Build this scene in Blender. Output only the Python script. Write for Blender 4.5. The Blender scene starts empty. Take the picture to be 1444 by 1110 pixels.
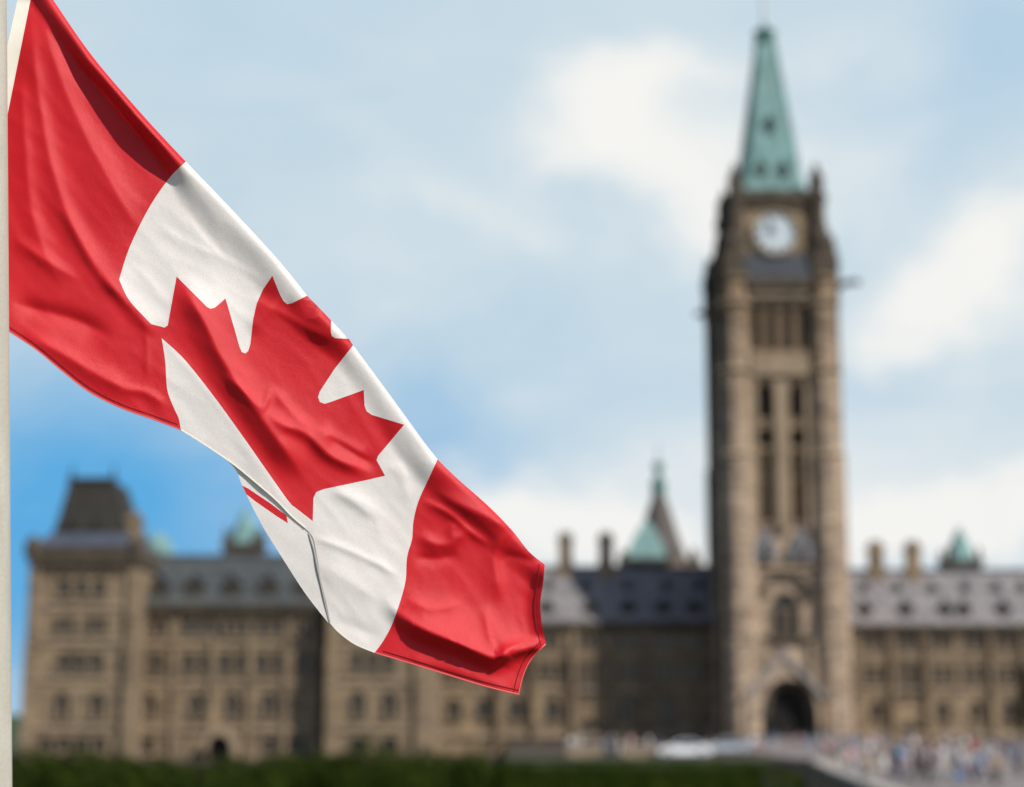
import bpy, bmesh, math, random
import numpy as np
from mathutils import Vector, Matrix, noise
from mathutils.geometry import delaunay_2d_cdt
random.seed(7); rng = np.random.default_rng(7)
R = math.radians
sc = bpy.context.scene
COL = sc.collection

# ------------------------------------------------------------------ camera, sky, sun, exposure
F = 2565.0; CX, CY = 722.0, 555.0             # focal length and centre in photo pixels (1444 x 1110)
CAMH = 3.7; PITCH = math.atan(450 / F)
cd = bpy.data.cameras.new('camera'); cam = bpy.data.objects.new('camera', cd); COL.objects.link(cam)
cam.location = (0, 0, CAMH); cam.rotation_euler = (math.pi / 2 + PITCH, 0, 0)
cd.sensor_width = 36; cd.lens = 36 * F / 1444; cd.clip_start = .1; cd.clip_end = 9000
cd.dof.use_dof = True; cd.dof.focus_distance = 3.98; cd.dof.aperture_fstop = 1.78; cd.dof.aperture_blades = 0
sc.camera = cam
sc.render.resolution_x, sc.render.resolution_y = 1024, 787
sc.view_settings.view_transform = 'Standard'; sc.view_settings.look = 'None'
sc.view_settings.exposure = 0; sc.view_settings.gamma = 1; sc.view_settings.use_curve_mapping = False
sc.cycles.use_denoising = True; sc.cycles.max_bounces = 6
SUN_AZ, SUN_EL = R(51), R(42)                 # azimuth measured from "behind the camera" towards the right
sund = bpy.data.lights.new('sun', 'SUN'); sund.energy = 5.0; sund.angle = R(.53); sund.color = (1, .955, .88)
sun = bpy.data.objects.new('sun', sund); COL.objects.link(sun)
SUNV = Vector((math.sin(SUN_AZ) * math.cos(SUN_EL), -math.cos(SUN_AZ) * math.cos(SUN_EL), math.sin(SUN_EL)))
sun.rotation_euler = SUNV.to_track_quat('Z', 'Y').to_euler(); sun.location = (20, -20, 60)

def ray(px, py):
    u, v = (px - CX) / F, (CY - py) / F
    c, s = math.cos(PITCH), math.sin(PITCH)
    return Vector((u, c - v * s, s + v * c))
def at(px, py, Y):
    d = ray(px, py); t = Y / d.y
    return Vector((d.x * t, Y, CAMH + d.z * t))
def X(px, py, Y): return at(px, py, Y).x
def Z(py, Y): return at(CX, py, Y).z

def lin(r, g, b):
    f = lambda c: c / 12.92 if c <= .04045 else ((c + .055) / 1.055) ** 2.4
    return (f(r / 255), f(g / 255), f(b / 255), 1)

class NT:
    def __init__(s, tree): s.t = tree; s.n = tree.nodes; s.l = tree.links
    def new(s, typ, **kw):
        n = s.n.new(typ)
        for k, v in kw.items(): setattr(n, k, v)
        return n
    def put(s, sock, v):
        if hasattr(v, 'is_output'): s.l.new(v, sock)
        elif v is not None: sock.default_value = v
    def math(s, op, a, b=None, c=None, clamp=False):
        n = s.new('ShaderNodeMath', operation=op, use_clamp=clamp)
        for i, v in enumerate((a, b, c)): s.put(n.inputs[i], v)
        return n.outputs[0]
    def mix(s, fac, a, b, mode='MIX'):
        n = s.new('ShaderNodeMix', data_type='RGBA', blend_type=mode)
        s.put(n.inputs[0], fac); s.put(n.inputs[6], a); s.put(n.inputs[7], b)
        return n.outputs[2]
    def noise(s, vec, scale, detail=3, rough=.5, dist=0):
        n = s.new('ShaderNodeTexNoise'); s.put(n.inputs['Vector'], vec)
        n.inputs['Scale'].default_value = scale; n.inputs['Detail'].default_value = detail
        n.inputs['Roughness'].default_value = rough; n.inputs['Distortion'].default_value = dist
        return n.outputs[0]
    def remap(s, v, a, b, c=0., d=1., smooth=False):
        n = s.new('ShaderNodeMapRange'); n.interpolation_type = 'SMOOTHSTEP' if smooth else 'LINEAR'
        s.put(n.inputs[0], v)
        for i, q in enumerate((a, b, c, d)): n.inputs[i + 1].default_value = q
        return n.outputs[0]

def make_world():
    w = bpy.data.worlds.new('World'); sc.world = w; w.use_nodes = True
    q = NT(w.node_tree); q.n.clear()
    out = q.new('ShaderNodeOutputWorld'); bg = q.new('ShaderNodeBackground'); q.l.new(bg.outputs[0], out.inputs[0])
    S = .115; bg.inputs[1].default_value = S
    sky = q.new('ShaderNodeTexSky', sky_type='NISHITA', sun_disc=False, sun_elevation=SUN_EL, sun_rotation=math.pi - SUN_AZ)
    sky.air_density = 1.; sky.dust_density = .4; sky.ozone_density = 2.5
    tc = q.new('ShaderNodeTexCoord').outputs['Generated']
    xyz = q.new('ShaderNodeSeparateXYZ'); q.l.new(tc, xyz.inputs[0])
    yy = q.math('MAXIMUM', xyz.outputs[1], .05)
    front = q.remap(xyz.outputs[1], .25, .6, 0, 1, True)
    U = q.math('DIVIDE', xyz.outputs[0], yy); V = q.math('DIVIDE', xyz.outputs[2], yy)
    n1 = q.noise(tc, 9, 5, .55); n2 = q.noise(tc, 13, 5, .6, .4); n3 = q.noise(tc, 4.5, 4, .55)
    Uw = q.math('ADD', U, q.math('MULTIPLY', q.math('SUBTRACT', n1, .5), .10))
    Vw = q.math('ADD', V, q.math('MULTIPLY', q.math('SUBTRACT', n2, .5), .075))
    def blob(px, py, rx, ry, ang=0, w=1.):
        d = ray(px, py); u0, v0 = d.x / d.y, d.z / d.y
        du = q.math('SUBTRACT', Uw, u0); dv = q.math('SUBTRACT', Vw, v0)
        if ang:
            c, s = math.cos(R(ang)), math.sin(R(ang))
            a = q.math('ADD', q.math('MULTIPLY', du, c), q.math('MULTIPLY', dv, s))
            b = q.math('SUBTRACT', q.math('MULTIPLY', dv, c), q.math('MULTIPLY', du, s))
        else: a, b = du, dv
        a = q.math('DIVIDE', a, rx / F); b = q.math('DIVIDE', b, ry / F)
        d2 = q.math('ADD', q.math('MULTIPLY', a, a), q.math('MULTIPLY', b, b))
        return q.math('MULTIPLY', q.math('EXPONENT', q.math('MULTIPLY', d2, -1.)), w)
    def total(L):
        t = None
        for b in L:
            v = blob(*b); t = v if t is None else q.math('ADD', t, v)
        return t
    blue = total([(90, 790, 470, 215, 10, 1.0), (50, 600, 280, 150, 0, .32), (640, 625, 120, 75, -30, .26), (1420, 60, 150, 100, 30, .2),
                  (1300, 190, 90, 110, 0, .14), (880, 520, 200, 60, -10, .12), (330, 60, 160, 80, 0, .1), (1230, 560, 90, 50, 0, .15)])
    white = total([(860, 130, 110, 62, -15, .75), (960, 240, 135, 85, -40, .9), (1010, 330, 75, 60, -40, .6), (960, 90, 95, 45, 0, .6),
                   (790, 230, 70, 50, -20, .35), (840, 190, 90, 70, 0, .4), (1050, 180, 60, 90, 0, .4), (740, 210, 90, 40, -20, .2),
                   (1420, 320, 130, 62, 28, .95), (1330, 400, 120, 50, 15, .7), (1245, 490, 75, 30, 0, .55), (1440, 450, 150, 70, 0, .5), (1290, 450, 120, 50, 0, .3), (1350, 540, 160, 50, 0, .2),
                   (705, 715, 75, 45, 0, .9), (815, 735, 105, 62, 0, 1.0), (920, 770, 110, 70, 0, .8), (560, 780, 120, 60, 0, .4),
                   (1320, 730, 170, 55, 8, .95), (1440, 695, 130, 50, 10, .6), (1180, 760, 160, 60, 0, .6),
                   (620, 250, 280, 45, -28, .3), (1230, 620, 280, 80, 0, .4), (1180, 260, 140, 80, -20, .42), (1200, 80, 160, 70, 0, .3), (520, 420, 260, 120, -20, .22), (960, 640, 200, 60, 0, .25), (1280, 200, 60, 90, -40, .2)])
    veil = q.remap(n3, .3, .75, 0, 1)
    pale = q.mix(veil, lin(188, 212, 227), lin(207, 222, 231))
    deep = lin(92, 171, 225)
    cB = q.mix(q.math('MINIMUM', blue, 1.), pale, deep)
    mpw = q.new('ShaderNodeMapping'); q.l.new(tc, mpw.inputs[0]); mpw.inputs['Rotation'].default_value = (0, R(28), 0); mpw.inputs['Scale'].default_value = (5, 5, 17)
    wisp = q.noise(mpw.outputs[0], 1.2, 6, .6, .6)
    nz = q.math('ADD', q.math('MULTIPLY', q.math('SUBTRACT', n2, .5), .45), q.math('MULTIPLY', q.math('SUBTRACT', wisp, .5), .8))
    wm = q.remap(q.math('ADD', white, nz), -.1, 1.08, 0, 1, True)
    cW = q.mix(n3, lin(234, 237, 239), lin(253, 250, 243))
    cc = q.mix(wm, cB, cW)
    sc10 = q.new('ShaderNodeVectorMath', operation='SCALE'); q.l.new(cc, sc10.inputs[0]); sc10.inputs[3].default_value = 1 / S
    # everywhere else: the physical sky with loose cumulus
    cl = q.remap(q.noise(tc, 3.2, 6, .55), .56, .75, 0, .7, True)
    rest = q.mix(cl, sky.outputs[0], (5.2, 5.2, 5.1, 1))
    q.l.new(q.mix(front, rest, sc10.outputs[0]), bg.inputs[0])
make_world()

# ------------------------------------------------------------------ materials
def mat(name, col, rough=.8, col2=None, nscale=3., bump=0., bscale=20., spec=.3, metal=0., brick=None, streak=0., stretch=None):
    m = bpy.data.materials.new(name); m.use_nodes = True
    q = NT(m.node_tree); p = q.n['Principled BSDF']
    tc = q.new('ShaderNodeTexCoord').outputs['Object']
    if stretch:
        mp = q.new('ShaderNodeMapping'); q.l.new(tc, mp.inputs[0]); mp.inputs['Scale'].default_value = stretch; vec = mp.outputs[0]
    else: vec = tc
    base = (*col, 1)
    if col2:
        n = q.remap(q.noise(vec, nscale, 5, .6), .33, .67)
        base = q.mix(n, base, (*col2, 1))
    h = None
    if brick:
        xyz = q.new('ShaderNodeSeparateXYZ'); q.l.new(tc, xyz.inputs[0])
        cb = q.new('ShaderNodeCombineXYZ'); q.l.new(q.math('ADD', xyz.outputs[0], xyz.outputs[1]), cb.inputs[0]); q.l.new(xyz.outputs[2], cb.inputs[1])
        b = q.new('ShaderNodeTexBrick'); q.l.new(cb.outputs[0], b.inputs['Vector'])
        b.inputs['Scale'].default_value = 1; b.inputs['Brick Width'].default_value = brick[0]; b.inputs['Row Height'].default_value = brick[1]
        b.inputs['Mortar Size'].default_value = brick[2]; b.inputs['Bias'].default_value = 0
        b.inputs['Color1'].default_value = (.6, .6, .63, 1); b.inputs['Color2'].default_value = (1.3, 1.25, 1.15, 1); b.inputs['Mortar'].default_value = (.62, .6, .58, 1)
        base = q.mix(1., base, b.outputs['Color'], 'MULTIPLY')
        h = b.outputs['Fac']
    if streak:
        mp = q.new('ShaderNodeMapping'); q.l.new(tc, mp.inputs[0]); mp.inputs['Scale'].default_value = (1.2, 1.2, .12)
        s = q.remap(q.noise(mp.outputs[0], 1.1, 5, .6), .35, .7, 1., 1 - streak)
        cs = q.new('ShaderNodeCombineXYZ'); [q.l.new(s, cs.inputs[i]) for i in range(3)]
        base = q.mix(1., base, cs.outputs[0], 'MULTIPLY')
    q.put(p.inputs['Base Color'], base)
    p.inputs['Roughness'].default_value = rough; p.inputs['Specular IOR Level'].default_value = spec; p.inputs['Metallic'].default_value = metal
    if bump:
        bp = q.new('ShaderNodeBump'); bp.inputs['Strength'].default_value = bump; bp.inputs['Distance'].default_value = .05
        hn = q.noise(vec, bscale, 4)
        if h is not None: hn = q.math('SUBTRACT', hn, h)
        q.l.new(hn, bp.inputs['Height']); q.l.new(bp.outputs[0], p.inputs['Normal'])
    return m
M = {}
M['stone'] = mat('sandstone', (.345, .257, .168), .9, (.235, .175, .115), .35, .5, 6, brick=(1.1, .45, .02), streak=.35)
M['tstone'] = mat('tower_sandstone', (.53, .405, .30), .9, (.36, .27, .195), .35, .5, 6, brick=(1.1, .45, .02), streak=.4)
def darken_up(m, z0, z1, k):  # darkens the base colour with height, edge broken up by noise
    q = NT(m.node_tree); p = q.n['Principled BSDF']; tc = q.new('ShaderNodeTexCoord').outputs['Object']
    xyz = q.new('ShaderNodeSeparateXYZ'); q.l.new(tc, xyz.inputs[0])
    z = q.math('ADD', xyz.outputs[2], q.math('MULTIPLY', q.math('SUBTRACT', q.noise(tc, .25, 5, .65), .5), 26))
    f = q.remap(z, z0, z1, 0, 1, True); old = p.inputs['Base Color'].links[0].from_socket
    q.put(p.inputs['Base Color'], q.mix(f, old, (k, k * .93, k * .83, 1), 'MULTIPLY'))
darken_up(M['tstone'], 34, 62, .58)
M['trim'] = mat('dressed_stone', (.40, .30, .20), .85, (.28, .21, .14), .5, .3, 8, streak=.3)
M['wtrim'] = mat('window_stone', (.34, .24, .15), .85, (.24, .17, .11), .5, .3, 8, streak=.3)
M['dstone'] = mat('weathered_shade_stone', (.125, .095, .066), .9, (.06, .048, .036), .6, .4, 6, streak=.4)  # dark weathered tone; on the portal arch orders it paints in shade
M['coping'] = mat('pale_coping', (.33, .30, .285), .8, (.24, .22, .215), .7, .2, 8)
M['slate'] = mat('blue_slate', (.074, .083, .086), .7, (.058, .066, .068), .5, .3, 6, brick=(.6, .35, .015))
M['pslate'] = mat('pale_slate', (.25, .235, .24), .7, (.20, .187, .195), .4, .3, 6, brick=(.6, .35, .015))
M['dslate'] = mat('dark_slate', (.034, .031, .025), .8, (.024, .022, .019), .6, .3, 6, brick=(.6, .35, .015))
M['lslope'] = mat('dark_lead_slope', (.05, .055, .065), .7, (.035, .04, .05), .5, .1, 6)
M['gab'] = mat('grey_gablet_stone', (.22, .215, .225), .8, (.15, .15, .16), .8, .2, 8)
M['lead'] = mat('lead_sheet', (.075, .085, .11), .6, (.05, .06, .085), .5, .1, 6)
M['copper'] = mat('green_copper', (.245, .40, .385), .75, (.175, .32, .305), .35, .15, 5, streak=.5)
M['dcopper'] = mat('dark_copper', (.10, .22, .19), .8, (.06, .14, .12), .6, .15, 5)
M['pane'] = mat('window_glass', (.032, .034, .035), .2, (.046, .048, .05), .5, spec=.5)
M['louvre'] = mat('dark_louvre', (.032, .028, .021), .8, (.045, .038, .028), 1)
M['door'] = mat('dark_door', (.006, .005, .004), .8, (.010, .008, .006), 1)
M['metal'] = mat('painted_mast', (.55, .56, .56), .4, spec=.5)
M['clockw'] = mat('clock_dial', (.63, .70, .73), .4, (.50, .56, .59), .5, spec=.4)
M['clockb'] = mat('clock_marks', (.03, .035, .045), .5)
M['lawn'] = mat('lawn_grass', (.032, .055, .010), .9, (.018, .034, .007), .6, .6, 20)
M['pave'] = mat('plaza_paving', (.235, .195, .18), .85, (.165, .14, .13), .25, .2, 8)
M['asph'] = mat('path_asphalt', (.018, .016, .013), .95, (.012, .011, .009), 1, .3, 30, spec=.05)
M['drive'] = mat('gravel_drive', (.085, .07, .055), .95, (.06, .05, .038), .4, .3, 20, spec=.05)
M['kerb'] = mat('pale_kerb', (.42, .37, .32), .8, (.3, .26, .22), 1)
M['bark'] = mat('bark', (.06, .045, .03), .9, (.03, .023, .016), 3, .5, 12)
def leafmat(name, a, b):
    m = bpy.data.materials.new(name); m.use_nodes = True; q = NT(m.node_tree); p = q.n['Principled BSDF']
    tc = q.new('ShaderNodeTexCoord').outputs['Object']
    q.l.new(q.mix(q.remap(q.noise(tc, 1.6, 4), .35, .65), (*a, 1), (*b, 1)), p.inputs['Base Color'])
    p.inputs['Roughness'].default_value = .8; p.inputs['Specular IOR Level'].default_value = .06
    return m
M['leaf'] = leafmat('bush_leaves', (.019, .032, .003), (.038, .055, .006))
M['dleaf'] = leafmat('dark_leaves', (.016, .022, .009), (.03, .036, .014))

# ------------------------------------------------------------------ mesh helpers
ORG = {}
def tag(o, label=None, cat=None, group=None, kind=None):
    if label: o['label'] = label
    if cat: o['category'] = cat
    if group: o['group'] = group
    if kind: o['kind'] = kind
    return o
def thing(name, label, cat, loc, group=None, rz=0):
    o = bpy.data.objects.new(name, None); COL.objects.link(o); o.location = loc; o.rotation_euler = (0, 0, rz)
    o.empty_display_size = .5; ORG[o] = Vector(loc)
    return tag(o, label, cat, group)
class MB:
    def __init__(s): s.v = []; s.f = []; s.m = []
    def add(s, vs, fs, mi=0):
        b = len(s.v); s.v += [tuple(p) for p in vs]; s.f += [tuple(b + i for i in f) for f in fs]; s.m += [mi] * len(fs); return s
    def box(s, x0, x1, y0, y1, z0, z1, mi=0):
        return s.add([(x0, y0, z0), (x1, y0, z0), (x1, y1, z0), (x0, y1, z0), (x0, y0, z1), (x1, y0, z1), (x1, y1, z1), (x0, y1, z1)],
                     [(3, 2, 1, 0), (4, 5, 6, 7), (0, 1, 5, 4), (1, 2, 6, 5), (2, 3, 7, 6), (3, 0, 4, 7)], mi)
    def loft(s, rings, mi=0, cap0=True, cap1=True):
        n = len(rings[0]); vs = [p for r in rings for p in r]; fs = []
        for k in range(len(rings) - 1):
            for i in range(n):
                j = (i + 1) % n; fs.append((k * n + i, k * n + j, (k + 1) * n + j, (k + 1) * n + i))
        if cap0: fs.append(tuple(range(n))[::-1])
        if cap1: fs.append(tuple((len(rings) - 1) * n + i for i in range(n)))
        return s.add(vs, fs, mi)
    def frus(s, cx, cy, prof, n=8, mi=0, rot=None, sy=1.):
        """stack of n-gons: prof = [(apothem, z)...]"""
        rot = math.pi / n if rot is None else rot; k = 1 / math.cos(math.pi / n) if n < 16 else 1
        return s.loft([[(cx + a * k * math.cos(rot + 2 * math.pi * i / n), cy + a * k * sy * math.sin(rot + 2 * math.pi * i / n), z) for i in range(n)] for a, z in prof], mi)
    def roof(s, b, t, z0, z1, mi=0):
        """b, t = (x0,x1,y0,y1) of the bottom and the top"""
        r = lambda q, z: [(q[0], q[2], z), (q[1], q[2], z), (q[1], q[3], z), (q[0], q[3], z)]
        return s.loft([r(b, z0), r(t, z1)], mi)
    def prism(s, poly, y0, y1, mi=0):
        """xz polygon extruded along y"""
        n = len(poly); vs = [(x, y0, z) for x, z in poly] + [(x, y1, z) for x, z in poly]
        fs = [tuple(range(n)), tuple(range(n, 2 * n))[::-1]] + [(j, i, i + n, j + n) for i, j in ((i, (i + 1) % n) for i in range(n))]
        return s.add(vs, fs, mi)
    def tube(s, pts, rad, n=8, mi=0):
        pts = [Vector(p) for p in pts]; rings = []
        for i, p in enumerate(pts):
            d = (pts[min(i + 1, len(pts) - 1)] - pts[max(i - 1, 0)]).normalized()
            a = d.orthogonal().normalized() if i == 0 else (a - a.dot(d) * d).normalized()
            b = d.cross(a); r = rad[i] if isinstance(rad, (list, tuple)) else rad
            rings.append([p + r * (math.cos(2 * math.pi * k / n) * a + math.sin(2 * math.pi * k / n) * b) for k in range(n)])
        return s.loft(rings, mi)
    def build(s, name, mats, parent=None, smooth=False, fix=True):
        me = bpy.data.meshes.new(name); o = bpy.data.objects.new(name, me); COL.objects.link(o)
        org = Vector((0, 0, 0))
        if parent is not None: org = ORG[parent]; o.parent = parent
        ORG[o] = org
        me.from_pydata([tuple(Vector(p) - org) for p in s.v], [], s.f)
        for m in (mats if isinstance(mats, (list, tuple)) else [mats]): me.materials.append(m)
        me.polygons.foreach_set('material_index', s.m)
        if fix:
            bm = bmesh.new(); bm.from_mesh(me); bmesh.ops.recalc_face_normals(bm, faces=bm.faces); bm.to_mesh(me); bm.free()
        if smooth: me.polygons.foreach_set('use_smooth', [True] * len(me.polygons))
        me.update(); return o

def inpoly(P, poly):
    x, y = P[:, 0], P[:, 1]; c = np.zeros(len(P), bool); n = len(poly); j = n - 1
    for i in range(n):
        xi, yi = poly[i]; xj, yj = poly[j]
        if yi != yj:
            c ^= ((yi > y) != (yj > y)) & (x < (xj - xi) * (y - yi) / (yj - yi) + xi)
        j = i
    return c
def cdt(loops, extra=()):
    vs = []; es = []
    for L, closed in loops:
        b = len(vs); vs += [Vector(p) for p in L]; n = len(L)
        es += [(b + i, b + (i + 1) % n) for i in range(n if closed else n - 1)]
    vs += [Vector(p) for p in extra]
    r = delaunay_2d_cdt(vs, es, [], 0, 1e-4)
    return np.array([tuple(p) for p in r[0]]), np.array([f for f in r[2] if len(f) == 3])

def outline(xc, z0, z1, w, kind='rect', grow=0.):
    h = w / 2 + grow; z0 -= grow; z1 += grow
    if kind == 'rect': return [(xc - h, z0), (xc + h, z0), (xc + h, z1), (xc - h, z1)]
    if kind == 'round':
        zs = max(z0 + .1, z1 - h)
        return [(xc - h, z0), (xc + h, z0)] + [(xc + h * math.cos(a), zs + (z1 - zs) * math.sin(a)) for a in np.linspace(0, math.pi, 11)]
    rise = min(h * 1.6, (z1 - z0) * .6); zs = z1 - rise            # pointed arch
    pts = [(xc - h, z0), (xc + h, z0)]
    up = [(h * math.cos(t * math.pi / 2) ** .85, rise * math.sin(t * math.pi / 2) ** 1.0) for t in np.linspace(0, 1, 7)]
    return pts + [(xc + a, zs + b) for a, b in up] + [(xc - a, zs + b) for a, b in up[::-1][1:]]

def facade(root, mb, Y, x0, x1, z0, z1, ops, depth=.5, wmat=None, trim=None, ring=.16, name='window'):
    """front sheet with real openings; each opening gets a window part with a pane sub-part.  ops: (px, pytop, pybot, wpx, kind, mullions, transom)"""
    trim = trim or M['wtrim']; holes = []
    for px, pt, pb, wpx, kind, nm, tr, *pmat in ops:
        xc = X(px, (pt + pb) / 2, Y); zt, zb = Z(pt, Y), Z(pb, Y); w = wpx * 1.12 * Y / F
        holes.append((outline(xc, zb, zt, w, kind), xc, zb, zt, w, kind, nm, tr, pmat))
    V, T = cdt([([(x0, z0), (x1, z0), (x1, z1), (x0, z1)], True)] + [(h[0], True) for h in holes])
    C = V[T].mean(1); ok = np.ones(len(T), bool)
    for h in holes: ok &= ~inpoly(C, h[0])
    mb.add([(x, Y, z) for x, z in V], [tuple(int(i) for i in t) for t in T[ok]])
    for o, xc, zb, zt, w, kind, nm, tr, pmat in holes:
        n = len(o); mb.add([(x, Y, z) for x, z in o] + [(x, Y + depth, z) for x, z in o], [(i, (i + 1) % n, n + (i + 1) % n, n + i) for i in range(n)])
        g = outline(xc, zb, zt, w, kind, min(ring, .16 * w) if pmat else ring); wm = MB()
        k = len(g)
        wm.add([(x, Y - .12, z) for x, z in g] + [(x, Y - .12, z) for x, z in o] + [(x, Y + .01, z) for x, z in g] + [(x, Y + .01, z) for x, z in o],
               [(i, (i + 1) % k, k + (i + 1) % k, k + i) for i in range(k)] + [(i, (i + 1) % k, 2 * k + (i + 1) % k, 2 * k + i) for i in range(k)]
               + [(k + i, k + (i + 1) % k, 3 * k + (i + 1) % k, 3 * k + i) for i in range(k)])
        wm.box(xc - w / 2 - ring - .1, xc + w / 2 + ring + .1, Y - .28, Y - .125, zb - ring - .12, zb - ring + .1)
        for j in range(nm):
            xm = xc - w / 2 + w * (j + 1) / (nm + 1); wm.box(xm - .11, xm + .11, Y + .1, Y + depth - .06, zb + .002, zt - (.6 * w if kind != 'rect' else .002))
        if tr: zm = zb + (zt - zb) * .62; wm.box(xc - w / 2 + .002, xc + w / 2 - .002, Y + .14, Y + depth - .1, zm - .08, zm + .08)
        fr = wm.build(name, trim, root)
        pm = MB(); pm.prism([(a, b) for a, b in o], Y + depth - .05, Y + depth); pm.build('louvre' if pmat else 'pane', pmat[0] if pmat else M['pane'], fr)

def dormer(mb_parent, px, pt, pb, wpx, Yr, slope_back, mats, round_=False):
    """roof dormer: cheeks, gabled hood and a dark light"""
    w = wpx * Yr / F; xc = X(px, (pt + pb) / 2, Yr); zb = Z(pb, Yr); zt = Z(pt, Yr); zs = zb + (zt - zb) * .55
    mb = MB(); y1 = Yr + slope_back
    mb.prism([(xc - w / 2, zb), (xc + w / 2, zb), (xc + w / 2, zs), (xc, zt), (xc - w / 2, zs)], Yr, y1, 0)
    for s in (-1, 1):
        a = (xc + s * w * .62, zs - .15); b = (xc, zt + .12)
        mb.add([(a[0], Yr - .2, a[1]), (b[0], Yr - .2, b[1]), (b[0], y1, b[1]), (a[0], y1, a[1]), (a[0], Yr - .2, a[1] + .15), (b[0], Yr - .2, b[1] + .18), (b[0], y1, b[1] + .18), (a[0], y1, a[1] + .15)],
               [(0, 1, 2, 3), (4, 5, 6, 7), (0, 1, 5, 4), (1, 2, 6, 5), (2, 3, 7, 6), (3, 0, 4, 7)], 1)
    i = .14 * w; mb.prism([(xc - w / 2 + i, zb + i), (xc + w / 2 - i, zb + i), (xc + w / 2 - i, zs), (xc, zt - i * 1.2), (xc - w / 2 + i, zs)], Yr - .06, Yr - .004, 2)
    return mb.build('dormer', mats, mb_parent)

def chimney(parent, px, pt, pb, wpx, Yc, name='chimney'):
    w = wpx * Yc / F; x = X(px, pt, Yc); z1, z0 = Z(pt, Yc), Z(pb, Yc); mb = MB()
    mb.box(x - w / 2, x + w / 2, Yc - w / 2, Yc + w / 2, z0, z1 - 1.0)
    mb.box(x - w * .6, x + w * .6, Yc - w * .6, Yc + w * .6, z1 - 1.0, z1 - .6)
    mb.box(x - w * .48, x + w * .48, Yc - w * .48, Yc + w * .48, z1 - .6, z1 - .3)
    for s in (-1, 1): mb.frus(x + s * w * .24, Yc, [(.22 * w, z1 - .3), (.17 * w, z1 + .25)], 8)
    mb.box(x - w * .58, x + w * .58, Yc - w * .58, Yc + w * .58, z0, z0 + (z1 - z0) * .35)
    return mb.build(name, M['stone'], parent)

def turret(parent, px, ptop, pmid, pbot, wpx, Yc, name='roof_turret'):
    """dark ventilation turret with corner pinnacles under a copper pyramid"""
    w = wpx * Yc / F / 2; x = X(px, pmid, Yc); zt, zm, zb = Z(ptop, Yc), Z(pmid, Yc), Z(pbot, Yc); mb = MB()
    mb.frus(x, Yc, [(w, zb - 2), (w, zm - .2), (w * 1.1, zm - .2), (w * 1.1, zm + .2)], 4, 0)
    for i in (-1, 1):
        for j in (-1, 1): mb.frus(x + i * w * .85, Yc + j * w * .85, [(.28, zm), (.28, zm + 1.3), (.05, zm + 2.2)], 4, 0)
    mb.frus(x, Yc, [(w * .86, zm + .2), (w * .55, zm + (zt - zm) * .45), (w * .06, zt)], 8, 1)
    return mb.build(name, [M['dstone'], M['copper']], parent)

# ------------------------------------------------------------------ ground
def sheet(name, pts, z, m):
    mb = MB(); mb.add([(x, y, z) for x, y in pts], [tuple(range(len(pts)))]); o = mb.build(name, m); return tag(o, kind='structure')
GL = -1.6                                        # the lawn on the left lies lower than the tower's terrace
sheet('ground', [(-3000, -300), (3000, -300), (3000, 5000), (-3000, 5000)], GL, M['lawn'])
tb = MB(); tb.add([(-.6, -200, 0), (2900, -200, 0), (2900, 4000, 0), (-.6, 4000, 0)], [(0, 1, 2, 3)]).add([(-.6, -200, GL - .1), (-.6, 4000, GL - .1), (-.6, 4000, 0), (-.6, -200, 0)], [(0, 1, 2, 3)])
tag(tb.build('terrace', M['lawn'], fix=False), kind='structure')
def gp(px, py):
    d = ray(px, py); t = -CAMH / d.z; return (d.x * t, d.y * t)
sheet('forecourt', [(23, 150), (170, 150), (170, 262), (23, 262)], .004, M['pave'])
sheet('drive', [(-140, 150), (-.61, 150), (-.61, 262), (-140, 262)], GL + .004, M['drive'])
sheet('forecourt_road', [(-.55, 150), (22.99, 150), (22.99, 262), (-.55, 262)], .004, M['drive'])
arc = [gp(*p) for p in ((1290, 1135), (1225, 1110), (1180, 1092), (1152, 1078), (1134, 1067), (1121, 1058))]
arc = [a for a in arc if a[1] < 149] + [(arc[-1][0] + .3, 149.9)] if arc[-1][1] > 149 else arc + [(arc[-1][0] + .6, 149.9)]
sheet('plaza', [(150, arc[0][1]), (150, 149.9)] + arc[::-1], .004, M['pave'])
sheet('path', [(x - .4, y) for x, y in arc] + [(x - 6.2, y) for x, y in arc[::-1]], .004, M['asph'])

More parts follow.
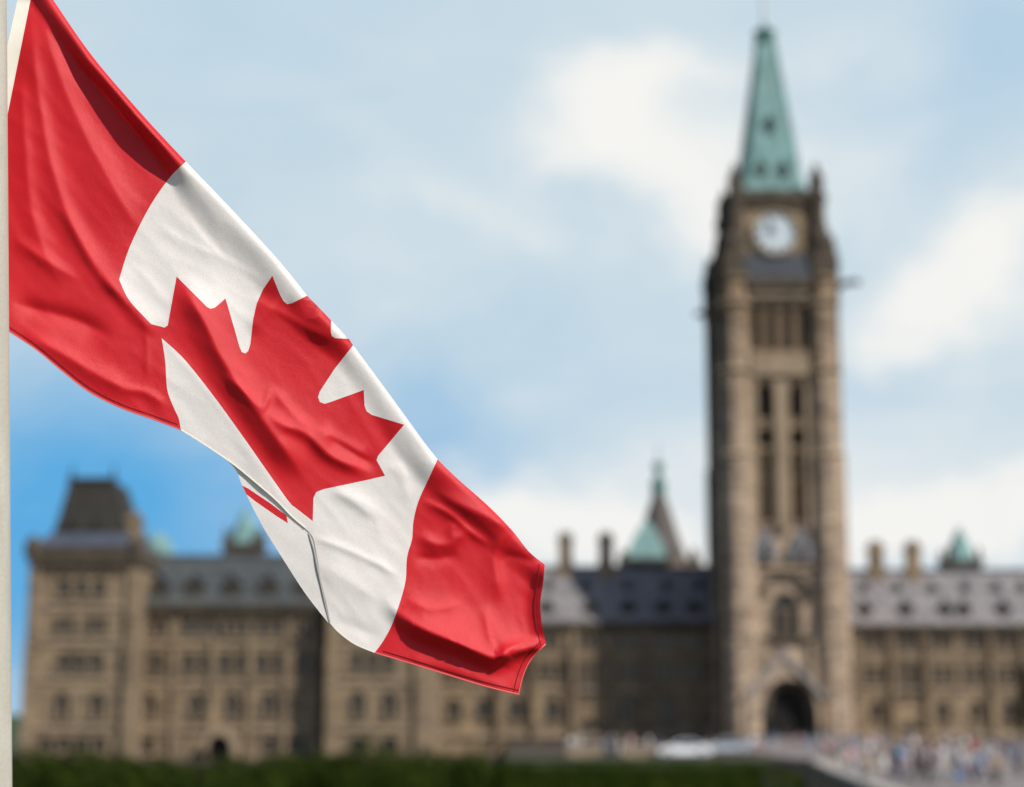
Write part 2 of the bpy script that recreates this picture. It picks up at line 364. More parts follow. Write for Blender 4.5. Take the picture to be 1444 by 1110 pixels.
# ------------------------------------------------------------------ buildings
def wing(root, Y, px0, px1, ref, zeave, zridge, Yr, depth, ops, slate, base=0.):
    x0, x1 = X(px0, ref, Y), X(px1, ref, Y); mb = MB()
    facade(root, mb, Y, x0, x1, base, zeave, ops)
    mb.add([(x0, Y, base), (x0, Y + depth, base), (x0, Y + depth, zeave), (x0, Y, zeave)], [(0, 1, 2, 3)])
    mb.add([(x1, Y, base), (x1, Y + depth, base), (x1, Y + depth, zeave), (x1, Y, zeave)], [(0, 1, 2, 3)])
    mb.add([(x0, Y + depth, base), (x1, Y + depth, base), (x1, Y + depth, zeave), (x0, Y + depth, zeave)], [(0, 1, 2, 3)])
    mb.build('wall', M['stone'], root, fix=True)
    c = MB()
    c.box(x0 - .15, x1 + .15, Y - .75, Y - .002, zeave - .25, zeave + .3); c.box(x0 - .1, x1 + .1, Y - .4, Y - .002, zeave - .8, zeave - .25)
    n = int((x1 - x0) / 1.1)
    for i in range(n):
        xx = x0 + (i + .5) * (x1 - x0) / n; c.box(xx - .2, xx + .2, Y - .62, Y - .402, zeave - .75, zeave - .25)
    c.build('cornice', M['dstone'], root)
    r = MB(); r.roof((x0 - .1, x1 + .1, Y - .45, Y + depth + .3), (x0 + .8, x1 - .8, Yr, Y + depth - (Yr - Y)), zeave + .302, zridge)
    rf = r.build('roof', slate, root)
    k = MB(); k.box(x0 + .7, x1 - .7, Yr - .2, Yr + .25, zridge - .05, zridge + .35)
    k.build('ridge_cresting', M['lead'], rf)
    return x0, x1, rf
def bands(root, Y, x0, x1, pys, t=.22, name='string_course', m=None, proud=.2):
    for py in pys:
        z = Z(py, Y); MB().box(x0, x1, Y - proud, Y - .002, z - t, z + t).build(name, m or M['trim'], root)

def right_wing():
    Y = 244.; root = thing('stone_wing', 'long sandstone wing with pale slate roof right of the clock tower', 'building', (X(1320, 1000, Y), Y, 0))
    xs5 = [1232, 1280, 1328, 1375, 1420, 1466, 1512]
    ops = [(x, 896, 915, 29, 'rect', 2, 0) for x in xs5]
    ops += [(x, 938, 962, 30, 'rect', 2, 1) for x in (1235, 1330, 1375, 1420, 1466, 1512)] + [(1282, 934, 984, 27, 'rect', 2, 1)]
    ops += [(x, 988, 1016, 17, 'arch', 1, 0) for x in (1237, 1330, 1377, 1424, 1470)] + [(1285, 1019, 1031, 26, 'round', 1, 0)]
    ze, zr = Z(884, Y), Z(806, 247.6)
    x0, x1, rf = wing(root, Y, 1150, 1560, 900, ze, zr, 247.6, 18, ops, M['pslate'])
    bands(root, Y, x0, x1, (889, 925, 972), .2); bands(root, Y, x0, x1, (1036,), .35, 'plinth', proud=.4)
    for px in (1218, 1265, 1315, 1360, 1405, 1442, 1490): dormer(rf, px, 822, 838, 12, 246.0, 2.0, [M['lead'], M['lead'], M['louvre']])
    for px in (1220, 1277, 1333, 1359, 1415, 1470): dormer(rf, px, 848, 874, 19, 244.2, 2.6, [M['dstone'], M['lead'], M['louvre']])
    chimney(rf, 1234, 765, 820, 19, 247.9); chimney(rf, 1286, 765, 820, 19, 247.9)
    turret(root, 1354, 743, 794, 806, 50, 253.)
    for px, w in ((1207, 8), (1258, 5), (1306, 5), (1398, 5), (1444, 5)):
        z = Z(905, Y); x = X(px, 950, Y); MB().box(x - w * .045, x + w * .045, Y - .7, Y - .21, 0, z).box(x - w * .04, x + w * .04, Y - .45, Y - .205, z + .001, z + 1.6).build('buttress', M['stone'], root)
right_wing()

def middle_wing():
    Y = 244.; root = thing('stone_wing', 'sandstone wing in the tower shadow between the flag and the clock tower', 'building', (X(800, 1000, Y), Y, 0))
    ops = []
    for px in (636, 682, 727, 772, 830, 885, 935, 978): ops.append((px, 895, 915, 31, 'rect', 2, 0))
    for px in (636, 682, 727, 776, 885, 936, 978): ops.append((px, 934, 958, 32, 'rect', 2, 1))
    ops.append((830, 934, 986, 27, 'rect', 2, 1))
    for px in (640, 682, 728, 780, 885, 942): ops.append((px, 984, 1016, 20, 'arch', 1, 0))
    ops.append((830, 1015, 1033, 24, 'round', 1, 0))
    ze, zr = Z(880, Y), Z(802, 247.6)
    x0, x1, rf = wing(root, Y, 604, 1060, 900, ze, zr, 247.6, 18, ops, M['pslate'], GL)
    bands(root, Y, x0, x1, (885, 925, 972), .2); bands(root, Y, x0, x1, (1036,), .35, 'plinth', proud=.4)
    for px in (680, 724, 772, 824, 884, 940, 985): dormer(rf, px, 818, 836, 13, 246.0, 2.0, [M['lead'], M['lead'], M['louvre']])
    for px in (680, 724, 770, 832, 885, 935, 978): dormer(rf, px, 846, 873, 22, 244.2, 2.6, [M['dstone'], M['lead'], M['louvre']])
    chimney(rf, 797, 753, 816, 19, 247.9); chimney(rf, 854, 753, 816, 19, 247.9)
    for px, w in ((703, 5), (752, 5), (810, 11), (858, 5), (910, 5)):
        z = Z(905, Y); x = X(px, 950, Y); MB().box(x - w * .045, x + w * .045, Y - .9, Y - .21, 0, z).box(x - w * .04, x + w * .04, Y - .5, Y - .205, z + .001, z + 1.6).build('buttress', M['stone'], root)
middle_wing()

def left_block():
    Y = 212.; root = thing('stone_wing', 'projecting sandstone block with blue slate roof and dark pavilion roof behind the flag', 'building', (X(250, 1000, Y), Y, GL))
    ops = [(px, 874, 896, w, 'rect', 2, 0) for px, w in ((218, 36), (283, 50), (332, 50 - 14), (381, 40), (428, 24))]
    for a in (200, 222, 266, 290, 317, 341, 369, 393, 428): ops.append((a, 920, 950, 17, 'rect', 0, 1))
    for a in (209, 276, 327, 379): ops.append((a, 976, 1012, 20, 'arch', 1, 0))
    for a in (208, 240, 381, 409, 428): ops.append((a, 1040, 1062, 16 if a != 428 else 11, 'rect', 0, 0))
    ze, zr = Z(856, Y), Z(786, 219)
    x0, x1, rf = wing(root, Y, 185, 452, 900, ze, zr, 219., 22, ops, M['slate'], GL)
    bands(root, Y, x0, x1, (862, 908, 962), .2); bands(root, Y, x0, x1, (1028,), .25, 'plinth', proud=.3)
    for px in (225, 275, 327, 379, 429): dormer(rf, px, 810, 845, 25, 212.9, 4.6, [M['dstone'], M['lead'], M['louvre']])
    turret(root, 345, 716, 770, 785, 54, 222.)
    # entrance arch with gabled porch
    xg = X(312, 1040, Y); p = MB()
    a = outline(xg, GL, Z(1036, Y), 2.7, 'arch'); g = outline(xg, GL, Z(1036, Y), 2.7, 'arch', .7); n = len(a)
    for L, M0 in ((a, 0),): p.add([(x, Y - 1.4, z) for x, z in a] + [(x, Y - 1.4, z) for x, z in g] + [(x, Y - .13, z) for x, z in a] + [(x, Y - .13, z) for x, z in g],
          [(i, (i + 1) % n, n + (i + 1) % n, n + i) for i in range(2, n)] + [(0, n, n + n - 1, n - 1)] + [(1, 2, n + 2, n + 1)] + [(i, (i + 1) % n, 2 * n + (i + 1) % n, 2 * n + i) for i in range(n)] + [(n + i, n + (i + 1) % n, 3 * n + (i + 1) % n, 3 * n + i) for i in range(n)])
    pr = p.build('porch', M['trim'], root)
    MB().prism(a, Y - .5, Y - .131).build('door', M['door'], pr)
    for px in (188, 247, 300, 353, 404):
        z = Z(900, Y); x = X(px, 950, Y); MB().box(x - .3, x + .3, Y - .5, Y - .21, GL, z).build('buttress', M['stone'], root)
    # middle bay
    Yb = 209.; mb = MB(); xb0, xb1 = X(462, 950, Yb), X(604, 950, Yb)
    ops = [(px, 874, 894, 34, 'rect', 2, 0) for px in (505, 550)] + [(px, 918, 946, 16, 'rect', 0, 1) for px in (503, 525, 548)]
    ops += [(px, 974, 1012, 21, 'arch', 1, 0) for px in (505, 549)] + [(px, 1038, 1062, 24, 'round', 1, 0) for px in (505, 549)]
    zb = Z(850, Yb); facade(root, mb, Yb, xb0, xb1, GL, zb, ops)
    mb.add([(xb1, Yb, GL), (xb1, 246, GL), (xb1, 246, zb), (xb1, Yb, zb)], [(0, 1, 2, 3)]).add([(xb0, Yb, GL), (xb0, 214, GL), (xb0, 214, zb), (xb0, Yb, zb)], [(0, 1, 2, 3)])
    mb.build('bay_wall', M['stone'], root)
    MB().box(xb0 - .3, xb1 + .3, Yb - .7, 246, zb + .002, zb + .6).build('bay_cornice', M['dstone'], root)
    MB().roof((xb0, xb1, Yb - .2, 240), (xb0 + 3, xb1 - 3, Yb + 7, 232), zb + .602, zb + 6).build('bay_roof', M['slate'], root)
    bands(root, Yb, xb0, xb1, (862, 908, 960, 1028), .2)
    for px in (467, 593):
        x = X(px, 950, Yb); MB().box(x - .55, x + .55, Yb - .6, Yb - .21, GL, Z(915, Yb)).box(x - .45, x + .45, Yb - .4, Yb - .205, Z(915, Yb) + .001, zb - .1).build('buttress', M['stone'], root)
    # end pavilion
    Yp = 206.; xp0, xp1 = X(40, 900, Yp), X(190, 900, Yp); zp = Z(796, Yp); mb = MB()
    ops = [(px, 816, 840, 17, 'round', 0, 0) for px in (91, 115, 139)] + [(px, 872, 892, 29, 'rect', 1, 0) for px in (91, 135)]
    ops += [(px, 920, 948, 17, 'rect', 0, 1) for px in (91, 113, 136)] + [(px, 976, 1014, 21, 'arch', 1, 0) for px in (87, 137)]
    ops += [(px, 1038, 1060, 22, 'round', 1, 0) for px in (65, 90, 115, 140)]
    facade(root, mb, Yp, xp0, xp1, GL, zp, ops)
    D = 16
    for xx in (xp0, xp1): mb.add([(xx, Yp, GL), (xx, Yp + D, GL), (xx, Yp + D, zp), (xx, Yp, zp)], [(0, 1, 2, 3)])
    mb.add([(xp0, Yp + D, GL), (xp1, Yp + D, GL), (xp1, Yp + D, zp), (xp0, Yp + D, zp)], [(0, 1, 2, 3)])
    mb.build('pavilion_wall', M['stone'], root)
    c = MB(); zc = Z(770, Yp)
    c.box(xp0 - .35, xp1 + .35, Yp - .8, Yp + D + .3, zp + .002, zp + .8)
    c.box(xp0 - .2, xp1 + .2, Yp - .5, Yp + D, zp + .8, zc)
    n = 11
    for i in range(n):
        x = xp0 + (i + .5) * (xp1 - xp0) / n; c.box(x - .35, x + .35, Yp - .62, Yp - .502, zp + 1.0, zp + 1.7); c.box(x - .2, x + .2, Yp - .55, Yp - .21, zp - .7, zp)
    for x in (xp0 + .1, xp1 - .1): c.frus(x, Yp, [(.9, zp + .8), (.9, zc + .4), (.25, zc + 1.2)], 8)
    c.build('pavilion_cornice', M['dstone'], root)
    MB().roof((xp0 + .1, xp1 - .1, Yp - .2, Yp + D - .2), (xp0 + 1.6, xp1 - 1.6, Yp + 1.6, Yp + D - 1.6), zc + .002, Z(752, Yp + 1.6)).build('skirt_roof', M['lead'], root)
    zt = Z(680, Yp + 5); z1 = Z(756, Yp + 1.5)
    xa, xb = X(73, 752, Yp + 1.5), X(183, 752, Yp + 1.5); ta, tb = X(98, 682, Yp + 5), X(164, 682, Yp + 5)
    r = MB(); r.loft([[(x0_, y0_, z_), (x1_, y0_, z_), (x1_, y1_, z_), (x0_, y1_, z_)] for x0_, x1_, y0_, y1_, z_ in
              [(xa, xb, Yp + 1.5, Yp + 14, z1), (xa + (ta - xa) * .45, xb + (tb - xb) * .5, Yp + 3.1, Yp + 12.8, z1 + (zt - z1) * .42), (ta, tb, Yp + 4.6, Yp + 11.6, zt)]])
    pr = r.build('pavilion_roof', M['dslate'], root)
    k = MB(); k.box(ta - .1, tb + .1, Yp + 4.4, Yp + 4.7, zt, zt + .5)
    for x in (ta + .3, tb - .3): k.frus(x, Yp + 4.9, [(.2, zt + .002), (.14, zt + 1.2), (.03, zt + 2.2)], 6)
    k.build('ridge_cresting', M['dslate'], pr)
    for px in (98, 133): dormer(pr, px, 735, 754, 13, Yp + 1.6, 2.6, [M['dslate'], M['dslate'], M['louvre']])
    chimney(root, 191, 726, 800, 20, Yp + 3)
    for px, w in ((44, .7), (184, .62)):
        x = X(px, 930, Yp); MB().box(x - w, x + w, Yp - .7, Yp - .21, GL, Z(905, Yp)).box(x - w * .85, x + w * .85, Yp - .5, Yp - .205, Z(905, Yp) + .001, zp - .2).build('buttress', M['stone'], root)
    bands(root, Yp, xp0, xp1, (806, 854, 905, 958, 1026), .22)
    # small copper dome on the roof behind the pavilion
    xd = X(222, 770, 224); zd = Z(785, 224)
    MB().frus(xd, 224, [(2.0, zd - 2), (2.0, zd + .3), (1.75, zd + 1.5), (1.1, zd + 2.4), (.1, zd + 3.0)], 12).build('dome', M['copper'], root)
left_block()

def library():
    Y = 285.; x = X(930, 780, Y); root = thing('library', 'brown conical library roof with copper lantern rising behind the left wing roof', 'building', (x, Y, 0))
    z = lambda py: Z(py, Y)
    MB().frus(x, Y, [(7.5, 0), (7.5, z(806)), (7.9, z(806)), (7.9, z(800))], 16).build('wall', M['stone'], root)
    MB().frus(x, Y, [(5.6, z(806)), (4.2, z(785)), (3.0, z(755)), (1.75, z(718)), (.85, z(695))], 16).build('roof', M['dslate2'], root)
    for k in range(8):
        a = 2 * math.pi * k / 8 + .2; MB().frus(x + 6 * math.cos(a), Y + 6 * math.sin(a), [(.7, z(806)), (.7, z(792)), (.1, z(774))], 6).build('pinnacle', M['dstone'], root)
    MB().frus(x, Y, [(1.05, z(697)), (1.05, z(684)), (1.25, z(684)), (1.2, z(682)), (.45, z(670)), (.35, z(664)), (.85, z(661)), (.85, z(655)), (.12, z(650)), (.05, z(625))], 10).build('lantern', M['dcopper'], root)
M['dslate2'] = mat('brown_slate', (.115, .095, .085), .8, (.08, .068, .062), .6, .2, 6)
library()
def copper_house():
    Y = 275.; x = X(911, 780, Y); root = thing('stair_tower', 'squat stair tower with green copper pyramid roof in front of the library cone', 'tower', (x, Y, 0))
    z = lambda py: Z(py, Y)
    MB().frus(x, Y, [(2.9, 0), (2.9, z(795)), (3.3, z(795)), (3.3, z(789))], 4).build('wall', M['dstone'], root)
    MB().frus(x, Y, [(3.0, z(789)), (2.0, z(762)), (.75, z(741)), (.1, z(734))], 4).build('roof', M['copper'], root)
copper_house()

def clock_tower():
    Y = 230.; Xc = X(1105, 600, Y); Yc = Y + 8.0
    root = thing('clock_tower', 'tall gothic sandstone clock tower with white dial and green copper spire', 'tower', (Xc, Yc, 0))
    z = lambda py, d=0: Z(py, Y + d)
    A = 2.05; off = 5.75; ap = M['tstone']
    ztop = z(392)
    # panel between the corner buttresses, one per face; front one has the openings
    Yp = Y + 1.6; half = off - A + .4
    mb = MB()
    ops = []
    for px in (1067, 1088.5, 1111, 1133): ops.append((px, 430, 494, 12.5, 'arch', 0, 0, M['louvre']))
    for px in (1078, 1126): ops.append((px, 540, 590, 23, 'arch', 0, 0, M['louvre'])); ops.append((px, 604, 630, 21, 'rect', 0, 0, M['louvre'])); ops.append((px, 638, 736, 19, 'rect', 1, 1, M['dstone']))
    ops.append((1108, 836, 898, 36, 'arch', 2, 1))
    facade(root, mb, Yp, Xc - half, Xc + half, 0, ztop, ops, depth=.9, ring=.3)
    for sx in (-1, 1): xx = Xc + sx * (off + .6); mb.add([(xx, Y + 2.5, 0), (xx, Y + 13.5, 0), (xx, Y + 13.5, ztop), (xx, Y + 2.5, ztop)], [(0, 1, 2, 3)])
    mb.add([(Xc - 6, Y + 14.4, 0), (Xc + 6, Y + 14.4, 0), (Xc + 6, Y + 14.4, ztop), (Xc - 6, Y + 14.4, ztop)], [(0, 1, 2, 3)])
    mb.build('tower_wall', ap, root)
    # central pier and spandrels on the front panel
    p = MB(); x1 = X(1102, 640, Yp)
    p.box(x1 - .75, x1 + .75, Yp - .7, Yp - .31, z(745), z(535)); p.box(Xc - half + .5, Xc + half - .5, Yp - .8, Yp - .31, z(527), z(505))
    p.box(x1 - half + .45, x1 - half + 1.0, Yp - .6, Yp - .31, z(745), z(527) - .01); p.box(x1 + half - 1.0, x1 + half - .45, Yp - .6, Yp - .31, z(745), z(527) - .01)
    p.build('pier', M['trim'], root)
    for px in (1078, 1129):   # gablets at the foot of the tall lights
        x = X(px, 765, Yp); MB().prism([(x - 1.35, z(790)), (x + 1.35, z(790)), (x + 1.35, z(770)), (x, z(742)), (x - 1.35, z(770))], Yp - .9, Yp - .32).prism([(x - .5, z(789)), (x + .5, z(789)), (x + .5, z(772)), (x, z(762)), (x - .5, z(772))], Yp - .96, Yp - .902, 1).build('gablet', [M['gab'], M['louvre']], root)
    # arch mould over the great window
    xw = X(1108, 840, Yp); o = outline(xw, z(862), z(812), 5.2, 'arch'); g = outline(xw, z(862), z(812), 5.2, 'arch', .55); n = len(o); mm = MB()
    mm.add([(x, Yp - .65, q) for x, q in o] + [(x, Yp - .65, q) for x, q in g] + [(x, Yp - .01, q) for x, q in o] + [(x, Yp - .01, q) for x, q in g],
           [(i, i + 1, n + i + 1, n + i) for i in range(2, n - 1)] + [(i, i + 1, 2 * n + i + 1, 2 * n + i) for i in range(2, n - 1)] + [(n + i, n + i + 1, 3 * n + i + 1, 3 * n + i) for i in range(2, n - 1)])
    mm.build('arch_moulding', M['dstone'], root)
    # octagonal corner buttresses with set-offs
    for sx in (-1, 1):
        for sy in (0, 1):
            x, y = Xc + sx * off, (Y + A if not sy else Y + 16 - A)
            prof = [(A + .2, 0), (A + .2, z(1000)), (A + .1, z(990)), (A + .1, z(905)), (A + .05, z(896)), (A + .05, z(760)), (A, z(752)), (A - .02, z(640)), (A - .16, z(632)), (A - .16, z(530)), (A - .3, z(520)), (A - .3, ztop), (A + .1, ztop), (A + .1, ztop + .5)]
            b = MB().frus(x, y, prof, 8).build('corner_buttress', ap, root)
            for py in (905, 862, 640, 520, 425): MB().frus(x, y, [(A - .1, z(py) - .25), (A + .26, z(py) - .05), (A + .26, z(py) + .15), (A - .1, z(py) + .4)], 8).build('band', M['trim'], b)
            pk = MB(); h = ztop + .5; tp = z(276)
            pk.frus(x, y, [(1.5, h), (1.5, h + (tp - h) * .42), (1.75, h + (tp - h) * .42), (1.75, h + (tp - h) * .5), (1.15, h + (tp - h) * .55), (.2, h + (tp - h) * .93), (.32, h + (tp - h) * .95), (.04, tp + .4)], 8)
            for k in range(4):
                a = math.pi / 4 + k * math.pi / 2; pk.frus(x + 1.5 * math.cos(a), y + 1.5 * math.sin(a), [(.32, h), (.32, h + 2.4), (.04, h + 4.2)], 4)
            pk.build('pinnacle', M['dstone'], b)
            # buttress fins reaching out sideways
            xs = Xc + sx * (off + A - .5)
            f = MB(); f.box(min(xs, xs + sx * 1.0), max(xs, xs + sx * 1.0), y + .9, y + 2.6, 0, z(640)); f.box(min(xs, xs + sx * .75), max(xs, xs + sx * .75), y + .9, y + 2.6, z(640) + .001, z(420))
            f.frus(xs + sx * .35, y + 1.7, [(.6, z(420)), (.6, z(370)), (.75, z(370)), (.75, z(362)), (.08, z(322))], 4)
            f.build('side_buttress', M['dstone'], root)
    # belt courses on the panel
    for py, t, d, m in ((500, .3, .5, M['trim']), (424, .35, .45, M['dstone']), (410, .5, .5, M['trim']), (900, .3, .55, M['dstone']), (800, .3, .4, M['trim'])):
        MB().box(Xc - half + .4, Xc + half - .4, Yp - d, Yp - .002, z(py) - t, z(py) + t).build('string_course', m, root)
    c = MB(); c.box(Xc - half, Xc + half, Yp - 1.1, Y + 14, ztop - 1.0, ztop + .1); c.build('gallery_cornice', M['dstone'], root)
    # gargoyles
    for sx, py in ((-1, 436), (1, 390)):
        x0 = Xc + sx * (off + A - .1); zz = z(py + (0 if sx < 0 else 6)); y = Y + 3.6 if sx < 0 else Y + 1.6
        g = MB(); g.tube([(x0, y, zz - .4), (x0 + sx * .9, y - .1, zz), (x0 + sx * 1.8, y - .2, zz + .15), (x0 + sx * 2.7, y - .3, zz + .1), (x0 + sx * 3.1, y - .3, zz)], [.5, .42, .33, .36, .15], 8)
        for s in (-.25, .25): g.tube([(x0 + sx * 2.5, y - .3 + s, zz + .3), (x0 + sx * 2.35, y - .3 + s, zz + .7)], [.12, .03], 5)
        g.build('gargoyle', M['dstone'], root)
    # lead slope, clock stage
    yc0 = Y + 1.3; hc = 5.35
    MB().roof((Xc - 5.2, Xc + 5.2, Y + .7, Y + 15.3), (Xc - 4.6, Xc + 4.6, yc0 + .4, Y + 14.7), ztop + .11, z(352, 1)).build('lead_slope', M['lslope'], root)
    cs = MB(); zc = z(283, 1.5)
    cs.box(Xc - hc, Xc + hc, yc0 + .3, Y + 14.6, ztop + .12, zc)
    cs.build('clock_stage', M['stone'], root)
    for sx in (-1, 1):
        for yy in (yc0 + .3, Y + 14.5): MB().frus(Xc + sx * hc, yy, [(1.0, ztop + .6), (1.0, zc - .5), (1.25, zc - .2), (1.25, zc + .8), (.9, zc + .8), (.9, z(252, 1)), (1.05, z(252, 1)), (.85, z(248, 1)), (.05, z(226, 1))], 8).build('stage_turret', M['dstone'], root)
    MB().box(Xc - hc - .2, Xc + hc + .2, yc0 - .3, Y + 15, zc + .003, z(270, 1.5)).box(Xc - hc + 1.1, Xc + hc - 1.1, yc0 - .1, yc0 + .29, zc - .8, zc).build('clock_cornice', M['dstone'], root)
    xk, zk = X(1094, 328, yc0), z(328, 1.3); rk = 2.7
    def disc(r0, r1, ya, yb, mi, mb, n=48):
        prm = [(xk + r1 * math.cos(2 * math.pi * i / n), zk + r1 * math.sin(2 * math.pi * i / n)) for i in range(n)]
        if r0 == 0: return mb.prism(prm, ya, yb, mi)
        inn = [(xk + r0 * math.cos(2 * math.pi * i / n), zk + r0 * math.sin(2 * math.pi * i / n)) for i in range(n)]
        v = [(x, ya, q) for x, q in prm] + [(x, ya, q) for x, q in inn] + [(x, yb, q) for x, q in prm] + [(x, yb, q) for x, q in inn]; f = []
        for i in range(n):
            j = (i + 1) % n; f += [(i, j, n + j, n + i), (i, j, 2 * n + j, 2 * n + i), (n + i, n + j, 3 * n + j, 3 * n + i)]
        return mb.add(v, f, mi)
    cf = disc(0, rk, yc0 - .02, yc0 + .28, 0, MB()).build('clock_face', M['clockw'], root)
    disc(rk, rk + .35, yc0 - .3, yc0 + .28, 0, MB()).build('clock_rim', M['trim'], cf)
    tk = MB(); disc(rk * .70, rk * .73, yc0 - .06, yc0 - .022, 0, tk); disc(rk * .96, rk * .985, yc0 - .06, yc0 - .022, 0, tk)
    for i in range(12):
        a = math.pi / 6 * i; u = Vector((math.sin(a), math.cos(a))); w = Vector((u.y, -u.x)); e = .13 if i % 3 else .2
        pts = [u * rk * .76 - w * e, u * rk * .76 + w * e, u * rk * .92 + w * e, u * rk * .92 - w * e]; tk.prism([(xk + q.x, zk + q.y) for q in pts], yc0 - .07, yc0 - .023)
    tk.build('hour_marks', M['clockb'], cf)
    for ang, L, wd in ((-68, .56, .17), (-30, .86, .12)):
        u = Vector((math.sin(R(ang)), math.cos(R(ang)))); w = Vector((u.y, -u.x))
        pts = [-u * rk * .15 - w * wd, -u * rk * .15 + w * wd, u * rk * L * .8 + w * wd * .8, u * rk * L, u * rk * L * .8 - w * wd * .8]
        MB().prism([(xk + q.x, zk + q.y) for q in pts], yc0 - .16 - wd * .2, yc0 - .1 - wd * .1).build('clock_hand', M['clockb'], cf)
    # copper spire
    Ys = Y + 8; zs0, zs1 = z(270, 4), Z(62, Ys); hb = 4.45; ht = 1.2
    def sq(a, zz, ch=.17):
        c = a * ch; return [(Xc - a + c, Ys - a, zz), (Xc + a - c, Ys - a, zz), (Xc + a, Ys - a + c, zz), (Xc + a, Ys + a - c, zz), (Xc + a - c, Ys + a, zz), (Xc - a + c, Ys + a, zz), (Xc - a, Ys + a - c, zz), (Xc - a, Ys - a + c, zz)]
    sp = MB(); L = zs1 - zs0
    sp.loft([sq(hb + .25, zs0), sq(hb + .25, zs0 + .3), sq(hb, zs0 + .5), sq(hb * .86, zs0 + L * .13), sq(ht, zs1)])
    spire = sp.build('spire', M['copper'], root)
    rb = MB()
    for i in range(8):
        a = Vector(sq(hb * .86, zs0 + L * .13)[i]); b = Vector(sq(ht, zs1)[i]); rb.tube([a, b], [.12, .08], 6)
    rb.build('hip_rolls', M['dcopper'], spire)
    for px, py, w in ((1074, 240, 13), (1105, 240, 13), (1087, 175, 12)):
        fr = (Z(py, Ys - 3) - zs0) / L; a = hb * .86 + (ht - hb * .86) * max(0, (fr - .13) / .87); dormer(spire, px, py - 13, py + 11, w, Ys - a - .45, 1.6, [M['copper'], M['dcopper'], M['louvre']])
    l = MB(); l.frus(Xc, Ys, [(ht + .3, zs1 - .1), (ht + .3, zs1 + .25), (ht, zs1 + .4), (ht, zs1 + 1.3), (ht + .25, zs1 + 1.4), (ht + .25, zs1 + 1.7), (.5, zs1 + 2.2), (.15, zs1 + 3.2)], 8)
    l.build('lantern', M['dcopper'], spire)
    MB().tube([(Xc, Ys, zs1 + 3), (Xc, Ys, zs1 + 11)], [.28, .2], 8).build('flagpole', M['metal'], spire)
    # portal: gabled porch with a deep pointed arch
    Yq = Y - .5; xg = X(1106, 960, Yq); aw = 7.0; ao = outline(X(1114, 1000, Yq), .0, z(957), aw, 'arch')
    out_ = [(xg - 4.6, 0), (xg + 4.6, 0), (xg + 4.6, z(982)), (xg, z(928)), (xg - 4.6, z(982))]
    V, T = cdt([(out_, True), (ao, True)]); C = V[T].mean(1); ok = inpoly(C, out_) & ~inpoly(C, ao)
    pm = MB(); pm.add([(x, Yq, q) for x, q in V], [tuple(int(i) for i in t) for t in T[ok]])
    n = len(ao); pm.add([(x, Yq, q) for x, q in ao] + [(x, Yq + 6, q) for x, q in ao], [(i, (i + 1) % n, n + (i + 1) % n, n + i) for i in range(1, n)])
    n = len(out_); pm.add([(x, Yq, q) for x, q in out_] + [(x, Yq + 2.05, q) for x, q in out_], [(i, (i + 1) % n, n + (i + 1) % n, n + i) for i in range(1, n)])
    po = pm.build('portal', ap, root)
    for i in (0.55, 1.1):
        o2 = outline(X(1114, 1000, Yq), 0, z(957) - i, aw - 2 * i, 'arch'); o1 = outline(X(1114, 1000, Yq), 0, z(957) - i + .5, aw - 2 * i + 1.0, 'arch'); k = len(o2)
        MB().add([(x, Yq + i * 1.2, q) for x, q in o2] + [(x, Yq + i * 1.2, q) for x, q in o1] + [(x, Yq + i * 1.2 + .6, q) for x, q in o2], [(j, j + 1, k + j + 1, k + j) for j in range(1, k - 1)] + [(j, j + 1, 2 * k + j + 1, 2 * k + j) for j in range(1, k - 1)]).build('arch_order', M['dstone'], po)  # dark colour on these rings stands in for the entry's shade
    MB().prism(ao, Yq + 1.95, Yq + 2.04).build('door', M['door'], po)  # near-black door colour stands in for the shade of a deep entry
    cp = MB()
    for s in (-1, 1):
        a = Vector((xg + s * 4.9, z(982) - .35)); b = Vector((xg, z(928) + .1)); up = Vector((0, .75))
        cp.prism([tuple(a), tuple(b), tuple(b + up), tuple(a + up)], Yq - .35, Yq + 1.2)
    cp.frus(xg, Yq, [(.3, z(928) + .7), (.2, z(920) + .4), (.5, z(918) + .4), (.05, z(912))], 6)
    cp.build('gable_coping', M['coping'], po)
    st = MB()
    for k in range(5): st.box(xg - 8 - k * .3, xg + 8 + k * .3, Y - 1.5 - .45 * k, Y + .02, .006, .72 - .15 * k + k * .0001)
    st.build('steps', M['pave'], root)
    # clustered shafts either side of the panel foot
    for sx in (-1, 1): MB().box(Xc + sx * 3.3 - .45, Xc + sx * 3.3 + .45, Yp - .7, Yp - .003, z(985), z(905)).build('pilaster', M['trim'], root)
clock_tower()

# ------------------------------------------------------------------ planting
def leafcloud(mb, fn, count, size, mi=0):
    for _ in range(count):
        p, nrm = fn(); n = (nrm + Vector(rng.normal(0, .55, 3))).normalized(); a = n.orthogonal().normalized()
        a = Matrix.Rotation(rng.uniform(0, 6.28), 3, n) @ a; b = n.cross(a); s = size * rng.uniform(.6, 1.3)
        mb.add([p - a * s * .9, p + b * s * .5, p + a * s * .9, p - b * s * .5], [(0, 1, 2, 3)], mi)
def ell(c, rx, ry, rz, bump=.22, seed=0, zmin=.05):
    c = Vector(c)
    def f():
        while True:
            d = Vector(rng.normal(0, 1, 3)).normalized()
            r = (1 + bump * 2 * noise.noise(d * 2.3 + Vector((seed * 3.1, 0, 0)))) * rng.uniform(.72, 1.0) ** .5
            p = c + Vector((d.x * rx, d.y * ry, d.z * rz)) * r
            if p.z > zmin: return p, d
    return f
